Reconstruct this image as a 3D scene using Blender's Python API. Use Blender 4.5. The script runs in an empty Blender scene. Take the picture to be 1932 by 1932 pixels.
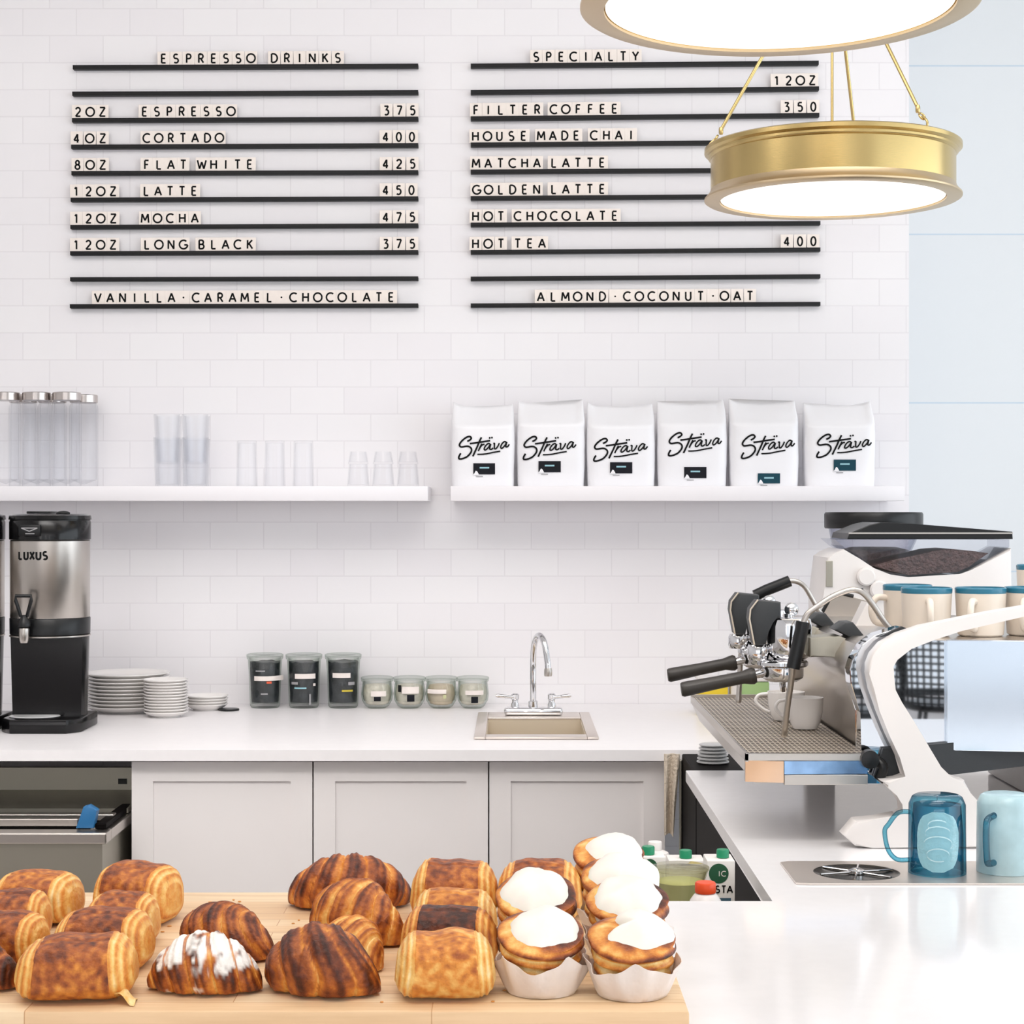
import bpy, bmesh, math, random
from mathutils import Vector, Matrix, noise
R = math.radians
PI = math.pi
random.seed(7)
S = bpy.context.scene
COL = S.collection

# ------------------------------------------------------------------ camera
F, CX, CZ = 3500.0, 966.0, 1.47          # focal length in pixels of the 1932 frame, principal point, eye height
cam_d = bpy.data.cameras.new('camera'); cam = bpy.data.objects.new('camera', cam_d); COL.objects.link(cam)
cam.location = (0, 0, CZ); cam.rotation_euler = (R(90), 0, 0)
cam_d.sensor_width = 36; cam_d.lens = F / 1932 * 36; cam_d.clip_start = .05; cam_d.clip_end = 100
S.camera = cam
# ------------------------------------------------------------------ world, daylight, added fill lights, exposure
S.view_settings.view_transform = 'Standard'; S.view_settings.look = 'None'
S.cycles.transparent_max_bounces = 40; S.view_settings.gamma = 1; S.view_settings.use_curve_mapping = False
S.view_settings.exposure = -0.43
wd = bpy.data.worlds.new('sky'); S.world = wd; wd.use_nodes = True
bgn = wd.node_tree.nodes['Background']; bgn.inputs[0].default_value = (.90, .95, 1, 1); bgn.inputs[1].default_value = 1.6

def area(name, loc, rot, sx, sy, power, col):
    l = bpy.data.lights.new(name, 'AREA'); l.shape = 'RECTANGLE'; l.size = sx; l.size_y = sy; l.energy = power; l.color = col
    o = bpy.data.objects.new(name, l); COL.objects.link(o); o.location = loc; o.rotation_euler = rot; return o
area('storefront_daylight', (-.3, -5.9, 2.1), (R(90), 0, R(180)), 7.2, 2.0, 560, (1, .975, .965))
area('side_daylight', (4.36, 1.6, 1.75), (R(90), 0, R(90)), 7.8, 2.6, 135, (.84, .93, 1))
area('ceiling_fill_light', (-.3, 3.35, 3.30), (R(16), 0, 0), 4.6, 1.6, 74, (1, .965, .94))  # added fill from above for wall, worktop and cabinets, no known fixture
area('counter_fill_light', (-.4, .4, 3.36), (0, 0, 0), 2.6, 1.6, 22, (1, .92, .82))  # added warm fill over the pastry counter, not a known lamp

for nm_, loc_, rot_, sx_, sy_, pw_, sp_, c_ in (('aisle_fill_beam', (-.3, 1.9, 3.3), (R(40), 0, 0), 3.8, .5, 17, 62, (1, .97, .95)),  # added narrow beam that brightens the low cabinets
                                              ('counter_fill_beam', (-.2, 1.1, 3.3), (R(22), 0, 0), 3.2, .5, 7, 80, (1, .93, .86))):  # second added beam, lifts front counter and pastries
    o_ = area(nm_, loc_, rot_, sx_, sy_, pw_, c_); o_.data.spread = R(sp_)

# ------------------------------------------------------------------ helpers
def W(px, py, Y):                         # a point of the place at distance Y
    return Vector(((px - CX) * Y / F, Y, CZ - (py - CX) * Y / F))
def X(px, Y): return (px - CX) * Y / F
def Z(py, Y): return CZ - (py - CX) * Y / F

def lin(c):
    return tuple((x / 12.92 if x <= .04045 else ((x + .055) / 1.055) ** 2.4) for x in c)
def rgb(r, g, b): return lin((r / 255, g / 255, b / 255)) + (1,)

def nodes(name):
    m = bpy.data.materials.new(name); m.use_nodes = True
    return m, m.node_tree.nodes, m.node_tree.links, m.node_tree.nodes['Principled BSDF']

def mat(name, col, rough=.5, metal=0, coat=0, var=None, bump=None, spec=.5, trans=0, sss=0, emit=None, stretch=None):
    m, N, L, b = nodes(name)
    b.inputs['Base Color'].default_value = col
    b.inputs['Roughness'].default_value = rough; b.inputs['Metallic'].default_value = metal
    b.inputs['Coat Weight'].default_value = coat; b.inputs['Specular IOR Level'].default_value = spec
    b.inputs['Transmission Weight'].default_value = trans
    if sss:
        b.inputs['Subsurface Weight'].default_value = sss; b.inputs['Subsurface Scale'].default_value = .01
    if emit:
        b.inputs['Emission Color'].default_value = emit[0]; b.inputs['Emission Strength'].default_value = emit[1]
    tc = N.new('ShaderNodeTexCoord'); mp = N.new('ShaderNodeMapping'); L.new(tc.outputs['Object'], mp.inputs[0])
    if stretch: mp.inputs['Scale'].default_value = stretch
    if var:
        n = N.new('ShaderNodeTexNoise'); n.inputs['Scale'].default_value = var[0]; n.inputs['Detail'].default_value = 4
        L.new(mp.outputs[0], n.inputs['Vector'])
        r = N.new('ShaderNodeValToRGB')
        r.color_ramp.elements[0].position = .3; r.color_ramp.elements[1].position = .7
        r.color_ramp.elements[0].color = tuple(max(0, c * (1 - var[1])) for c in col[:3]) + (1,)
        r.color_ramp.elements[1].color = tuple(min(1, c * (1 + var[1])) for c in col[:3]) + (1,)
        L.new(n.outputs[0], r.inputs[0]); L.new(r.outputs[0], b.inputs['Base Color'])
    if bump:
        n = N.new('ShaderNodeTexNoise'); n.inputs['Scale'].default_value = bump[0]; n.inputs['Detail'].default_value = 3
        L.new(mp.outputs[0], n.inputs['Vector'])
        bp = N.new('ShaderNodeBump'); bp.inputs['Strength'].default_value = bump[1]; bp.inputs['Distance'].default_value = .01
        L.new(n.outputs[0], bp.inputs['Height']); L.new(bp.outputs[0], b.inputs['Normal'])
    return m

def thin_glass(name, tint, edge, gloss=.08):
    """thin-walled glass: clear when looked through, absorbing where the wall is seen edge-on"""
    m = bpy.data.materials.new(name); m.use_nodes = True; N, L = m.node_tree.nodes, m.node_tree.links
    N.clear(); out = N.new('ShaderNodeOutputMaterial')
    lw = N.new('ShaderNodeLayerWeight'); lw.inputs[0].default_value = .35
    mx = N.new('ShaderNodeMix'); mx.data_type = 'RGBA'
    mx.inputs[6].default_value = tint; mx.inputs[7].default_value = edge
    L.new(lw.outputs['Facing'], mx.inputs[0])
    t = N.new('ShaderNodeBsdfTransparent'); L.new(mx.outputs[2], t.inputs[0])
    g = N.new('ShaderNodeBsdfGlossy'); g.inputs['Roughness'].default_value = .03
    fa = N.new('ShaderNodeLayerWeight'); fa.inputs[0].default_value = .5
    fr = N.new('ShaderNodeMath'); fr.operation = 'POWER'; fr.inputs[1].default_value = 4.0; L.new(fa.outputs['Facing'], fr.inputs[0])
    ad = N.new('ShaderNodeMath'); ad.operation = 'MULTIPLY_ADD'; ad.inputs[1].default_value = .55; ad.inputs[2].default_value = gloss * .5
    L.new(fr.outputs[0], ad.inputs[0])
    ms = N.new('ShaderNodeMixShader'); L.new(ad.outputs[0], ms.inputs[0]); L.new(t.outputs[0], ms.inputs[1]); L.new(g.outputs[0], ms.inputs[2])
    L.new(ms.outputs[0], out.inputs[0]); return m

def wpos(o):
    v = Vector((0, 0, 0))
    while o is not None: v += o.location; o = o.parent
    return v

class G:
    """collects shapes and links them as one mesh object"""
    def __init__(s): s.bm = bmesh.new()
    def box(s, x0, x1, y0, y1, z0, z1, bev=0, seg=2, rot=None, at=None):
        r = bmesh.ops.create_cube(s.bm, size=1); vs = r['verts']
        bmesh.ops.scale(s.bm, vec=(abs(x1 - x0), abs(y1 - y0), abs(z1 - z0)), verts=vs)
        if bev:
            es = list({e for v in vs for e in v.link_edges})
            rr = bmesh.ops.bevel(s.bm, geom=es, offset=bev, segments=seg, affect='EDGES', profile=.5)
            vs = list({v for f in rr['faces'] for v in f.verts} | {v for v in vs if v.is_valid})
            seen = set(vs); st = list(vs)
            while st:
                v = st.pop()
                for e in v.link_edges:
                    o = e.other_vert(v)
                    if o not in seen: seen.add(o); st.append(o)
            vs = list(seen)
        if rot: bmesh.ops.rotate(s.bm, cent=(0, 0, 0), matrix=rot, verts=vs)
        bmesh.ops.translate(s.bm, vec=((x0 + x1) / 2, (y0 + y1) / 2, (z0 + z1) / 2), verts=vs)
        return s
    def grid(s, fn, nu, nv, cu=False, cv=False, cap0=False, cap1=False):
        V = [[s.bm.verts.new(fn(i, j)) for j in range(nv)] for i in range(nu)]
        for i in range(nu if cu else nu - 1):
            for j in range(nv if cv else nv - 1):
                a, b = V[i][j], V[(i + 1) % nu][j]; c, d = V[(i + 1) % nu][(j + 1) % nv], V[i][(j + 1) % nv]
                try: s.bm.faces.new((a, b, c, d))
                except ValueError: pass
        if cap0: s.bm.faces.new(V[0])
        if cap1: s.bm.faces.new(V[-1][::-1])
        return V
    def lathe(s, prof, c=(0, 0, 0), seg=40, caps=True, ax='z', sx=1, sy=1):
        def fn(i, j):
            r, h = prof[i]; a = 2 * PI * j / seg
            if ax == 'z': p = (r * math.cos(a) * sx, r * math.sin(a) * sy, h)
            elif ax == 'y': p = (r * math.cos(a), h, r * math.sin(a))
            else: p = (h, r * math.cos(a), r * math.sin(a))
            return Vector(c) + Vector(p)
        s.grid(fn, len(prof), seg, cv=True, cap0=caps, cap1=caps); return s
    def tube(s, pts, rad, seg=12, caps=True, closed=False):
        pts = [Vector(p) for p in pts]; n = len(pts)
        rad = rad if isinstance(rad, (list, tuple)) else [rad] * n
        def tan(i):
            if closed: return (pts[(i + 1) % n] - pts[i - 1]).normalized()
            return (pts[min(i + 1, n - 1)] - pts[max(i - 1, 0)]).normalized()
        t0 = tan(0); nrm = t0.orthogonal().normalized(); fr = []
        for i in range(n):
            t = tan(i); nrm = (nrm - t * nrm.dot(t)); nrm = nrm.normalized() if nrm.length > 1e-6 else t.orthogonal().normalized()
            fr.append((nrm.copy(), t.cross(nrm)))
        def fn(i, j):
            a = 2 * PI * j / seg; u, v = fr[i]
            return pts[i] + (u * math.cos(a) + v * math.sin(a)) * rad[i]
        s.grid(fn, n, seg, cu=closed, cv=True, cap0=caps and not closed, cap1=caps and not closed); return s
    def prism(s, poly, y0, y1, bev=0, ax='y'):
        def P(u, v, t):
            return (u, t, v) if ax == 'y' else ((t, u, v) if ax == 'x' else (u, v, t))
        a = [s.bm.verts.new(P(u, v, y0)) for u, v in poly]; b = [s.bm.verts.new(P(u, v, y1)) for u, v in poly]
        fs = [s.bm.faces.new(a), s.bm.faces.new(b[::-1])]; n = len(poly)
        for i in range(n): fs.append(s.bm.faces.new((a[i], b[i], b[(i + 1) % n], a[(i + 1) % n])))
        if bev:
            es = list({e for f in fs[:2] for e in f.edges})
            bmesh.ops.bevel(s.bm, geom=es, offset=bev, segments=2, affect='EDGES', profile=.5)
        return s
    def ball(s, c, rx, ry=None, rz=None, u=20, v=14):
        ry = ry or rx; rz = rz or rx
        r = bmesh.ops.create_uvsphere(s.bm, u_segments=u, v_segments=v, radius=1)
        bmesh.ops.scale(s.bm, vec=(rx, ry, rz), verts=r['verts']); bmesh.ops.translate(s.bm, vec=c, verts=r['verts']); return s
    def ribbon(s, pts, w, f):
        """flat stroke of width w along 2-d points, laid on the surface f(x, z)"""
        pts = [Vector(p) for p in pts]
        for q in range(1, len(pts) - 1):
            u, v = pts[q] - pts[q - 1], pts[q + 1] - pts[q]
            if u.length > 1e-9 and v.length > 1e-9 and u.angle(v) > R(62):
                s.ribbon(pts[:q + 1], w, f); s.ribbon(pts[q:], w, f); return s
        n = len(pts); P = pts; L, Rr = [], []
        for i in range(n):
            a = P[i] - P[i - 1] if i else P[1] - P[0]; b = P[i + 1] - P[i] if i < n - 1 else P[i] - P[i - 1]
            a = a.normalized() if a.length else Vector((1, 0)); b = b.normalized() if b.length else Vector((1, 0))
            m = a + b; m = m.normalized() if m.length > 1e-4 else b
            nn = Vector((-m.y, m.x)); k = min(1.6, 1 / max(.4, abs(nn.dot(Vector((-b.y, b.x))))))
            L.append(s.bm.verts.new(f(*(P[i] + nn * w / 2 * k)))); Rr.append(s.bm.verts.new(f(*(P[i] - nn * w / 2 * k))))
        for i in range(n - 1): s.bm.faces.new((L[i], L[i + 1], Rr[i + 1], Rr[i]))
        return s
    def disc(s, c, r, f, n=12):
        s.bm.faces.new([s.bm.verts.new(f(c[0] + r * math.cos(2 * PI * i / n), c[1] + r * math.sin(2 * PI * i / n))) for i in range(n)]); return s
    def obj(s, name, m, parent=None, smooth=True, sharp=38, loc=None):
        bmesh.ops.recalc_face_normals(s.bm, faces=s.bm.faces[:])
        off = wpos(parent) if parent else (Vector(loc) if loc else Vector((0, 0, 0)))
        if off.length: bmesh.ops.translate(s.bm, vec=-off, verts=s.bm.verts[:])
        me = bpy.data.meshes.new(name); s.bm.to_mesh(me); s.bm.free()
        if smooth:
            me.polygons.foreach_set('use_smooth', [True] * len(me.polygons)); me.set_sharp_from_angle(angle=R(sharp))
        me.materials.append(m); o = bpy.data.objects.new(name, me); COL.objects.link(o)
        if parent: o.parent = parent
        elif loc: o.location = loc
        return o

def tag(o, label, cat, group=None, kind=None):
    o['label'] = label; o['category'] = cat
    if group: o['group'] = group
    if kind: o['kind'] = kind
    return o
def thing(name, label, cat, loc=(0, 0, 0), group=None):
    o = bpy.data.objects.new(name, None); o.empty_display_size = .05; COL.objects.link(o); o.location = loc
    return tag(o, label, cat, group)
def struct(o): o['kind'] = 'structure'; return o
def copy_tree(o, parent=None):
    c = o.copy(); COL.objects.link(c)
    if parent: c.parent = parent
    for ch in list(o.children): copy_tree(ch, c)
    return c
def wire(pts, n=6):
    """smooth curve through the points"""
    P = [Vector(p) for p in pts]; out = []
    for i in range(len(P) - 1):
        p0 = P[max(i - 1, 0)]; p1 = P[i]; p2 = P[i + 1]; p3 = P[min(i + 2, len(P) - 1)]
        for k in range(n):
            t = k / n
            out.append(.5 * ((2 * p1) + (p2 - p0) * t + (2 * p0 - 5 * p1 + 4 * p2 - p3) * t * t + (3 * p1 - p0 - 3 * p2 + p3) * t ** 3))
    out.append(P[-1]); return out

# ------------------------------------------------------------------ materials
MAT = {}
def tile_material():
    m, N, L, b = nodes('white_subway_tile')
    tc = N.new('ShaderNodeTexCoord'); sp = N.new('ShaderNodeSeparateXYZ'); L.new(tc.outputs['Object'], sp.inputs[0])
    ax = N.new('ShaderNodeMath'); ax.operation = 'SUBTRACT'; ax.inputs[1].default_value = .0554 - 20 * .1535; L.new(sp.outputs[0], ax.inputs[0])
    az = N.new('ShaderNodeMath'); az.operation = 'SUBTRACT'; az.inputs[1].default_value = .046; L.new(sp.outputs[2], az.inputs[0])
    cb = N.new('ShaderNodeCombineXYZ'); L.new(ax.outputs[0], cb.inputs[0]); L.new(az.outputs[0], cb.inputs[1])
    br = N.new('ShaderNodeTexBrick'); L.new(cb.outputs[0], br.inputs['Vector'])
    br.inputs['Scale'].default_value = 1; br.inputs['Brick Width'].default_value = .1535; br.inputs['Row Height'].default_value = .0775
    br.inputs['Mortar Size'].default_value = .0016; br.inputs['Mortar Smooth'].default_value = .3; br.inputs['Bias'].default_value = 0
    br.inputs['Color1'].default_value = rgb(240, 237, 240); br.inputs['Color2'].default_value = rgb(243, 241, 243); br.inputs['Mortar'].default_value = rgb(231, 228, 231)
    L.new(br.outputs[0], b.inputs['Base Color']); b.inputs['Roughness'].default_value = .28; b.inputs['Specular IOR Level'].default_value = .35
    bp = N.new('ShaderNodeBump'); bp.inputs['Strength'].default_value = .25; bp.inputs['Distance'].default_value = .001; bp.invert = True
    L.new(br.outputs['Fac'], bp.inputs['Height']); L.new(bp.outputs[0], b.inputs['Normal']); return m
def panel_material():
    m, N, L, b = nodes('pale_blue_wall_panel')
    tc = N.new('ShaderNodeTexCoord'); sp = N.new('ShaderNodeSeparateXYZ'); L.new(tc.outputs['Object'], sp.inputs[0])
    az = N.new('ShaderNodeMath'); az.operation = 'SUBTRACT'; az.inputs[1].default_value = .745 - .536; L.new(sp.outputs[2], az.inputs[0])
    cb = N.new('ShaderNodeCombineXYZ'); L.new(sp.outputs[0], cb.inputs[0]); L.new(az.outputs[0], cb.inputs[1])
    br = N.new('ShaderNodeTexBrick'); L.new(cb.outputs[0], br.inputs['Vector'])
    br.inputs['Scale'].default_value = 1; br.inputs['Brick Width'].default_value = 9; br.inputs['Row Height'].default_value = .536
    br.inputs['Mortar Size'].default_value = .003; br.inputs['Mortar Smooth'].default_value = .4
    br.inputs['Color1'].default_value = rgb(228, 231, 233); br.inputs['Color2'].default_value = rgb(229, 232, 234); br.inputs['Mortar'].default_value = rgb(200, 214, 225)
    L.new(br.outputs[0], b.inputs['Base Color']); b.inputs['Roughness'].default_value = .4; return m
def wood_material():
    m, N, L, b = nodes('maple_butcher_block')
    tc = N.new('ShaderNodeTexCoord'); mp = N.new('ShaderNodeMapping'); L.new(tc.outputs['Object'], mp.inputs[0])
    br = N.new('ShaderNodeTexBrick'); L.new(mp.outputs[0], br.inputs['Vector']); br.inputs['Scale'].default_value = 1
    br.inputs['Brick Width'].default_value = .42; br.inputs['Row Height'].default_value = .036; br.inputs['Mortar Size'].default_value = .0006
    br.inputs['Color1'].default_value = rgb(244, 218, 182); br.inputs['Color2'].default_value = rgb(232, 196, 154); br.inputs['Mortar'].default_value = rgb(205, 160, 118)
    mp2 = N.new('ShaderNodeMapping'); mp2.inputs['Scale'].default_value = (4, 60, 60); L.new(tc.outputs['Object'], mp2.inputs[0])
    n = N.new('ShaderNodeTexNoise'); n.inputs['Scale'].default_value = 1.2; n.inputs['Detail'].default_value = 5; L.new(mp2.outputs[0], n.inputs['Vector'])
    r = N.new('ShaderNodeValToRGB'); r.color_ramp.elements[0].color = (.80, .74, .66, 1); r.color_ramp.elements[1].color = (1, 1, 1, 1)
    r.color_ramp.elements[0].position = .3; r.color_ramp.elements[1].position = .6
    L.new(n.outputs[0], r.inputs[0])
    mx = N.new('ShaderNodeMix'); mx.data_type = 'RGBA'; mx.blend_type = 'MULTIPLY'; mx.inputs[0].default_value = .8
    L.new(br.outputs[0], mx.inputs[6]); L.new(r.outputs[0], mx.inputs[7]); L.new(mx.outputs[2], b.inputs['Base Color'])
    b.inputs['Roughness'].default_value = .5; return m
def crust_material():
    m, N, L, b = nodes('baked_pastry_crust')
    at = N.new('ShaderNodeAttribute'); at.attribute_name = 'bake'
    sp = N.new('ShaderNodeSeparateColor'); L.new(at.outputs['Color'], sp.inputs[0])
    tc = N.new('ShaderNodeTexCoord')
    n = N.new('ShaderNodeTexNoise'); n.inputs['Scale'].default_value = 110; n.inputs['Detail'].default_value = 7; n.inputs['Roughness'].default_value = .68; L.new(tc.outputs['Object'], n.inputs['Vector'])
    ma = N.new('ShaderNodeMath'); ma.operation = 'MULTIPLY_ADD'; ma.inputs[1].default_value = .52; L.new(n.outputs[0], ma.inputs[0])
    su = N.new('ShaderNodeMath'); su.operation = 'SUBTRACT'; su.inputs[1].default_value = .26; L.new(sp.outputs[0], su.inputs[0]); L.new(su.outputs[0], ma.inputs[2])
    r = N.new('ShaderNodeValToRGB'); e = r.color_ramp.elements
    e[0].position = 0; e[0].color = rgb(252, 226, 168); e[1].position = 1; e[1].color = rgb(58, 24, 12)
    for p, c in ((.2, rgb(244, 196, 112)), (.42, rgb(222, 142, 58)), (.62, rgb(172, 92, 38)), (.8, rgb(112, 52, 24))):
        x = e.new(p); x.color = c
    L.new(ma.outputs[0], r.inputs[0])
    mx = N.new('ShaderNodeMix'); mx.data_type = 'RGBA'; mx.inputs[7].default_value = rgb(250, 246, 240)
    L.new(sp.outputs[1], mx.inputs[0]); L.new(r.outputs[0], mx.inputs[6]); L.new(mx.outputs[2], b.inputs['Base Color'])
    b.inputs['Roughness'].default_value = .42; b.inputs['Specular IOR Level'].default_value = .4
    bp = N.new('ShaderNodeBump'); bp.inputs['Strength'].default_value = .75; bp.inputs['Distance'].default_value = .004
    n2 = N.new('ShaderNodeTexNoise'); n2.inputs['Scale'].default_value = 120; n2.inputs['Detail'].default_value = 6; L.new(tc.outputs['Object'], n2.inputs['Vector'])
    L.new(n2.outputs[0], bp.inputs['Height']); L.new(bp.outputs[0], b.inputs['Normal']); return m
def mesh_grille_material():
    m, N, L, b = nodes('woven_steel_tray_grille')
    tc = N.new('ShaderNodeTexCoord'); sp = N.new('ShaderNodeSeparateXYZ'); L.new(tc.outputs['Object'], sp.inputs[0])
    outs = []
    for k in (0, 1):
        s1 = N.new('ShaderNodeMath'); s1.operation = 'MULTIPLY'; s1.inputs[1].default_value = 2 * PI / (.0085 if k == 0 else .024); L.new(sp.outputs[k], s1.inputs[0])
        s2 = N.new('ShaderNodeMath'); s2.operation = 'SINE'; L.new(s1.outputs[0], s2.inputs[0]); outs.append(s2)
    mx = N.new('ShaderNodeMath'); mx.operation = 'MAXIMUM'; L.new(outs[0].outputs[0], mx.inputs[0]); L.new(outs[1].outputs[0], mx.inputs[1])
    r = N.new('ShaderNodeValToRGB'); r.color_ramp.elements[0].position = .3; r.color_ramp.elements[1].position = .85
    r.color_ramp.elements[0].color = rgb(84, 72, 62); r.color_ramp.elements[1].color = rgb(206, 194, 178); L.new(mx.outputs[0], r.inputs[0])
    L.new(r.outputs[0], b.inputs['Base Color']); b.inputs['Roughness'].default_value = .4; b.inputs['Metallic'].default_value = .45
    bp = N.new('ShaderNodeBump'); bp.inputs['Distance'].default_value = .002; L.new(mx.outputs[0], bp.inputs['Height']); L.new(bp.outputs[0], b.inputs['Normal']); return m

MAT.update(
    tile=tile_material(), panel=panel_material(), wood=wood_material(), crust=crust_material(), grille=mesh_grille_material(),
    paint=mat('white_wall_paint', rgb(238, 236, 236), .7, var=(3, .01)),
    ceil=mat('ceiling_paint', rgb(240, 238, 236), .8),
    floor=mat('grey_concrete_floor', rgb(186, 180, 175), .45, var=(4, .15)),
    quartz=mat('white_quartz', rgb(240, 238, 239), .13, spec=.5, var=(40, .012)), backquartz=mat('white_honed_quartz', rgb(243, 240, 241), .34, spec=.25, var=(40, .012)),
    shelf=mat('white_lacquer', rgb(240, 237, 240), .35),
    cab=mat('grey_white_cabinet_paint', rgb(240, 235, 234), .45, var=(5, .01)),
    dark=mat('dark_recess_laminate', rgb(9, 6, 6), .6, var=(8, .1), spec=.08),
    rail=mat('black_anodised_rail', rgb(19, 19, 21), .5, spec=.3),
    letter=mat('black_letter_ink', rgb(10, 10, 11), .7, spec=.2),
    cream_tile=mat('cream_letter_tile', rgb(245, 235, 227), .45, var=(60, .02)),
    brass=mat('brushed_brass', rgb(202, 177, 120), .24, 1, stretch=(2, 2, 60), bump=(30, .03)),
    brass_ring=mat('satin_brass_ring', rgb(206, 184, 150), .34, 1),
    glow=mat('lit_lamp_diffuser', rgb(250, 246, 238), .5, emit=((1, .955, .88, 1), 1.25)),
    steel=mat('brushed_stainless', rgb(196, 190, 184), .28, 1, stretch=(1, 1, 40), bump=(40, .04)),
    steel_dull=mat('dull_stainless', rgb(172, 168, 156), .42, 1, stretch=(40, 1, 1), bump=(20, .04)),
    sinksteel=mat('satin_sink_steel', rgb(222, 212, 204), .3, .75, bump=(60, .02)),
    chrome=mat('polished_chrome', rgb(226, 226, 228), .05, 1),
    mirror=mat('mirror_polished_steel', rgb(226, 230, 236), .02, 1),
    bluemirror=mat('polished_back_panel', rgb(222, 232, 244), .12, .85, var=(2, .02)),
    black=mat('black_plastic', rgb(16, 17, 19), .32, spec=.4),
    blackgloss=mat('gloss_black_plastic', rgb(12, 11, 13), .16, spec=.35),
    charcoal=mat('charcoal_powder_coat', rgb(46, 49, 52), .5, bump=(300, .04)),
    handle=mat('dark_handle_rubber', rgb(48, 44, 40), .38, var=(60, .12)),
    white=mat('white_enamel', rgb(230, 225, 222), .3, var=(10, .01)),
    porcelain=mat('white_porcelain', rgb(240, 236, 233), .15, coat=.2),
    creammug=mat('cream_stoneware', rgb(226, 214, 200), .3, var=(30, .02)),
    bluerim=mat('teal_glaze_band', rgb(46, 116, 142), .2),
    icing=mat('white_icing', rgb(243, 239, 230), .32, sss=.15, bump=(45, .06)),
    paper=mat('white_baking_paper', rgb(238, 228, 222), .7, bump=(40, .25), var=(25, .05)),
    bag=mat('white_bag_film', rgb(240, 239, 242), .33, bump=(26, .10)),
    navy=mat('navy_label', rgb(12, 14, 24), .6, spec=.25), teal=mat('teal_label', rgb(14, 62, 76), .6, spec=.25),
    pale=mat('pale_print', rgb(150, 196, 206), .5), greyprint=mat('grey_print', rgb(160, 158, 160), .6),
    glass=thin_glass('clear_shelf_glass', (.992, .993, .995, 1), (.945, .95, .96, 1), .02),
    jarglass=thin_glass('greenish_jar_glass', (.985, .99, .982, 1), (.60, .66, .61, 1)),
    jarblue=thin_glass('teal_pressed_glass', (.36, .70, .80, 1), (.02, .17, .27, 1), .1),
    frostblue=mat('frosted_pale_blue', rgb(150, 205, 218), .35, trans=.25, bump=(70, .25)),
    mugmilk=mat('milky_blue_glass', rgb(198, 229, 236), .25, trans=.3, var=(25, .12)),
    hopper=thin_glass('smoky_hopper_plastic', (.93, .93, .95, 1), (.66, .68, .75, 1)),
    beans=mat('roasted_beans', rgb(92, 70, 66), .45, var=(120, .45), bump=(140, .9)),
    steelcap=mat('steel_bottle_cap', rgb(196, 188, 184), .25, 1),
    tea=mat('charcoal_tea_packets', rgb(46, 50, 54), .4, var=(45, .45), bump=(60, .3)),
    herbs=mat('pale_tea_bags', rgb(224, 216, 204), .7, var=(55, .16), bump=(60, .4)),
    tan=mat('tan_sugar_packets', rgb(214, 196, 174), .7, var=(45, .12)),
    towel=mat('beige_towel', rgb(222, 208, 190), .9, bump=(160, .5)),
    green=mat('green_screw_cap', rgb(20, 134, 92), .35), orange=mat('orange_screw_cap', rgb(232, 78, 30), .35),
    carton=mat('white_carton', rgb(230, 226, 222), .5), dkgreen=mat('dark_green_print', rgb(30, 84, 56), .5),
    bluebar=mat('slate_blue_print', rgb(64, 96, 116), .5),
    tub=thin_glass('pale_green_tub_plastic', (.95, .95, .87, 1), (.72, .71, .56, 1)),
    liquid=mat('pale_green_contents', rgb(204, 204, 158), .3),
    yellow=mat('yellow_box_card', rgb(226, 196, 40), .5), lime=mat('pale_green_box', rgb(160, 192, 128), .5),
    bluetool=mat('blue_scraper_plastic', rgb(40, 108, 160), .4),
    lidplastic=mat('milky_lid_plastic', rgb(226, 226, 226), .3, trans=.3),
    gold=mat('brass_fitting', rgb(214, 170, 90), .2, 1),
    red=mat('orange_sticker', rgb(230, 96, 60), .5), yellowprint=mat('yellow_print', rgb(206, 186, 60), .5),
)
CT = .92                                   # worktop height
BT = CZ - .515                             # top of the pastry board
YW = 5.32                                  # tiled wall

# ------------------------------------------------------------------ the room
struct(G().box(-3.6, X(1715, YW), YW, YW + .14, 0, 3.4).obj('wall_back', MAT['tile'], smooth=False))
struct(G().box(1.0, 4.6, 5.9, 6.0, 0, 3.4).obj('wall_right_recess', MAT['panel'], smooth=False))
struct(G().box(-3.7, 4.6, -6.2, 6.0, -.1, 0).obj('floor', MAT['floor'], smooth=False))
struct(G().box(-3.7, 4.6, -6.2, 6.0, 3.4, 3.5).obj('ceiling', MAT['ceil'], smooth=False))
struct(G().box(-3.7, -3.6, -6.2, 5.46, 0, 3.4).obj('wall_left', MAT['paint'], smooth=False))
g = G(); g.box(4.4, 4.5, -6.2, -2.4, 0, 3.4); g.box(4.4, 4.5, 5.6, 6.0, 0, 3.4); g.box(4.4, 4.5, -2.4, 5.6, 0, .4); g.box(4.4, 4.5, -2.4, 5.6, 3.1, 3.4)
struct(g.obj('wall_right', MAT['paint'], smooth=False))
g = G(); g.box(-3.6, 4.4, -6.2, -6.1, 0, .25); g.box(-3.6, 4.4, -6.2, -6.1, 3.1, 3.4)
for x0, x1 in ((-3.6, -3.3), (-.85, -.65), (1.05, 1.2), (4.15, 4.4)): g.box(x0, x1, -6.2, -6.1, .25, 3.1)
struct(g.obj('wall_front', MAT['paint'], smooth=False))
for i, (a, b) in enumerate(((-3.3, -.85), (-.65, 1.05), (1.2, 4.15))):
    g = G()
    for z0, z1 in ((.25, .3), (3.05, 3.1)): g.box(a, b, -6.17, -6.13, z0, z1)
    for x0 in (a, b - .05): g.box(x0, x0 + .05, -6.17, -6.13, .3, 3.05)
    struct(g.obj('window_%d' % (i + 1), MAT['charcoal'], smooth=False))

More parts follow.
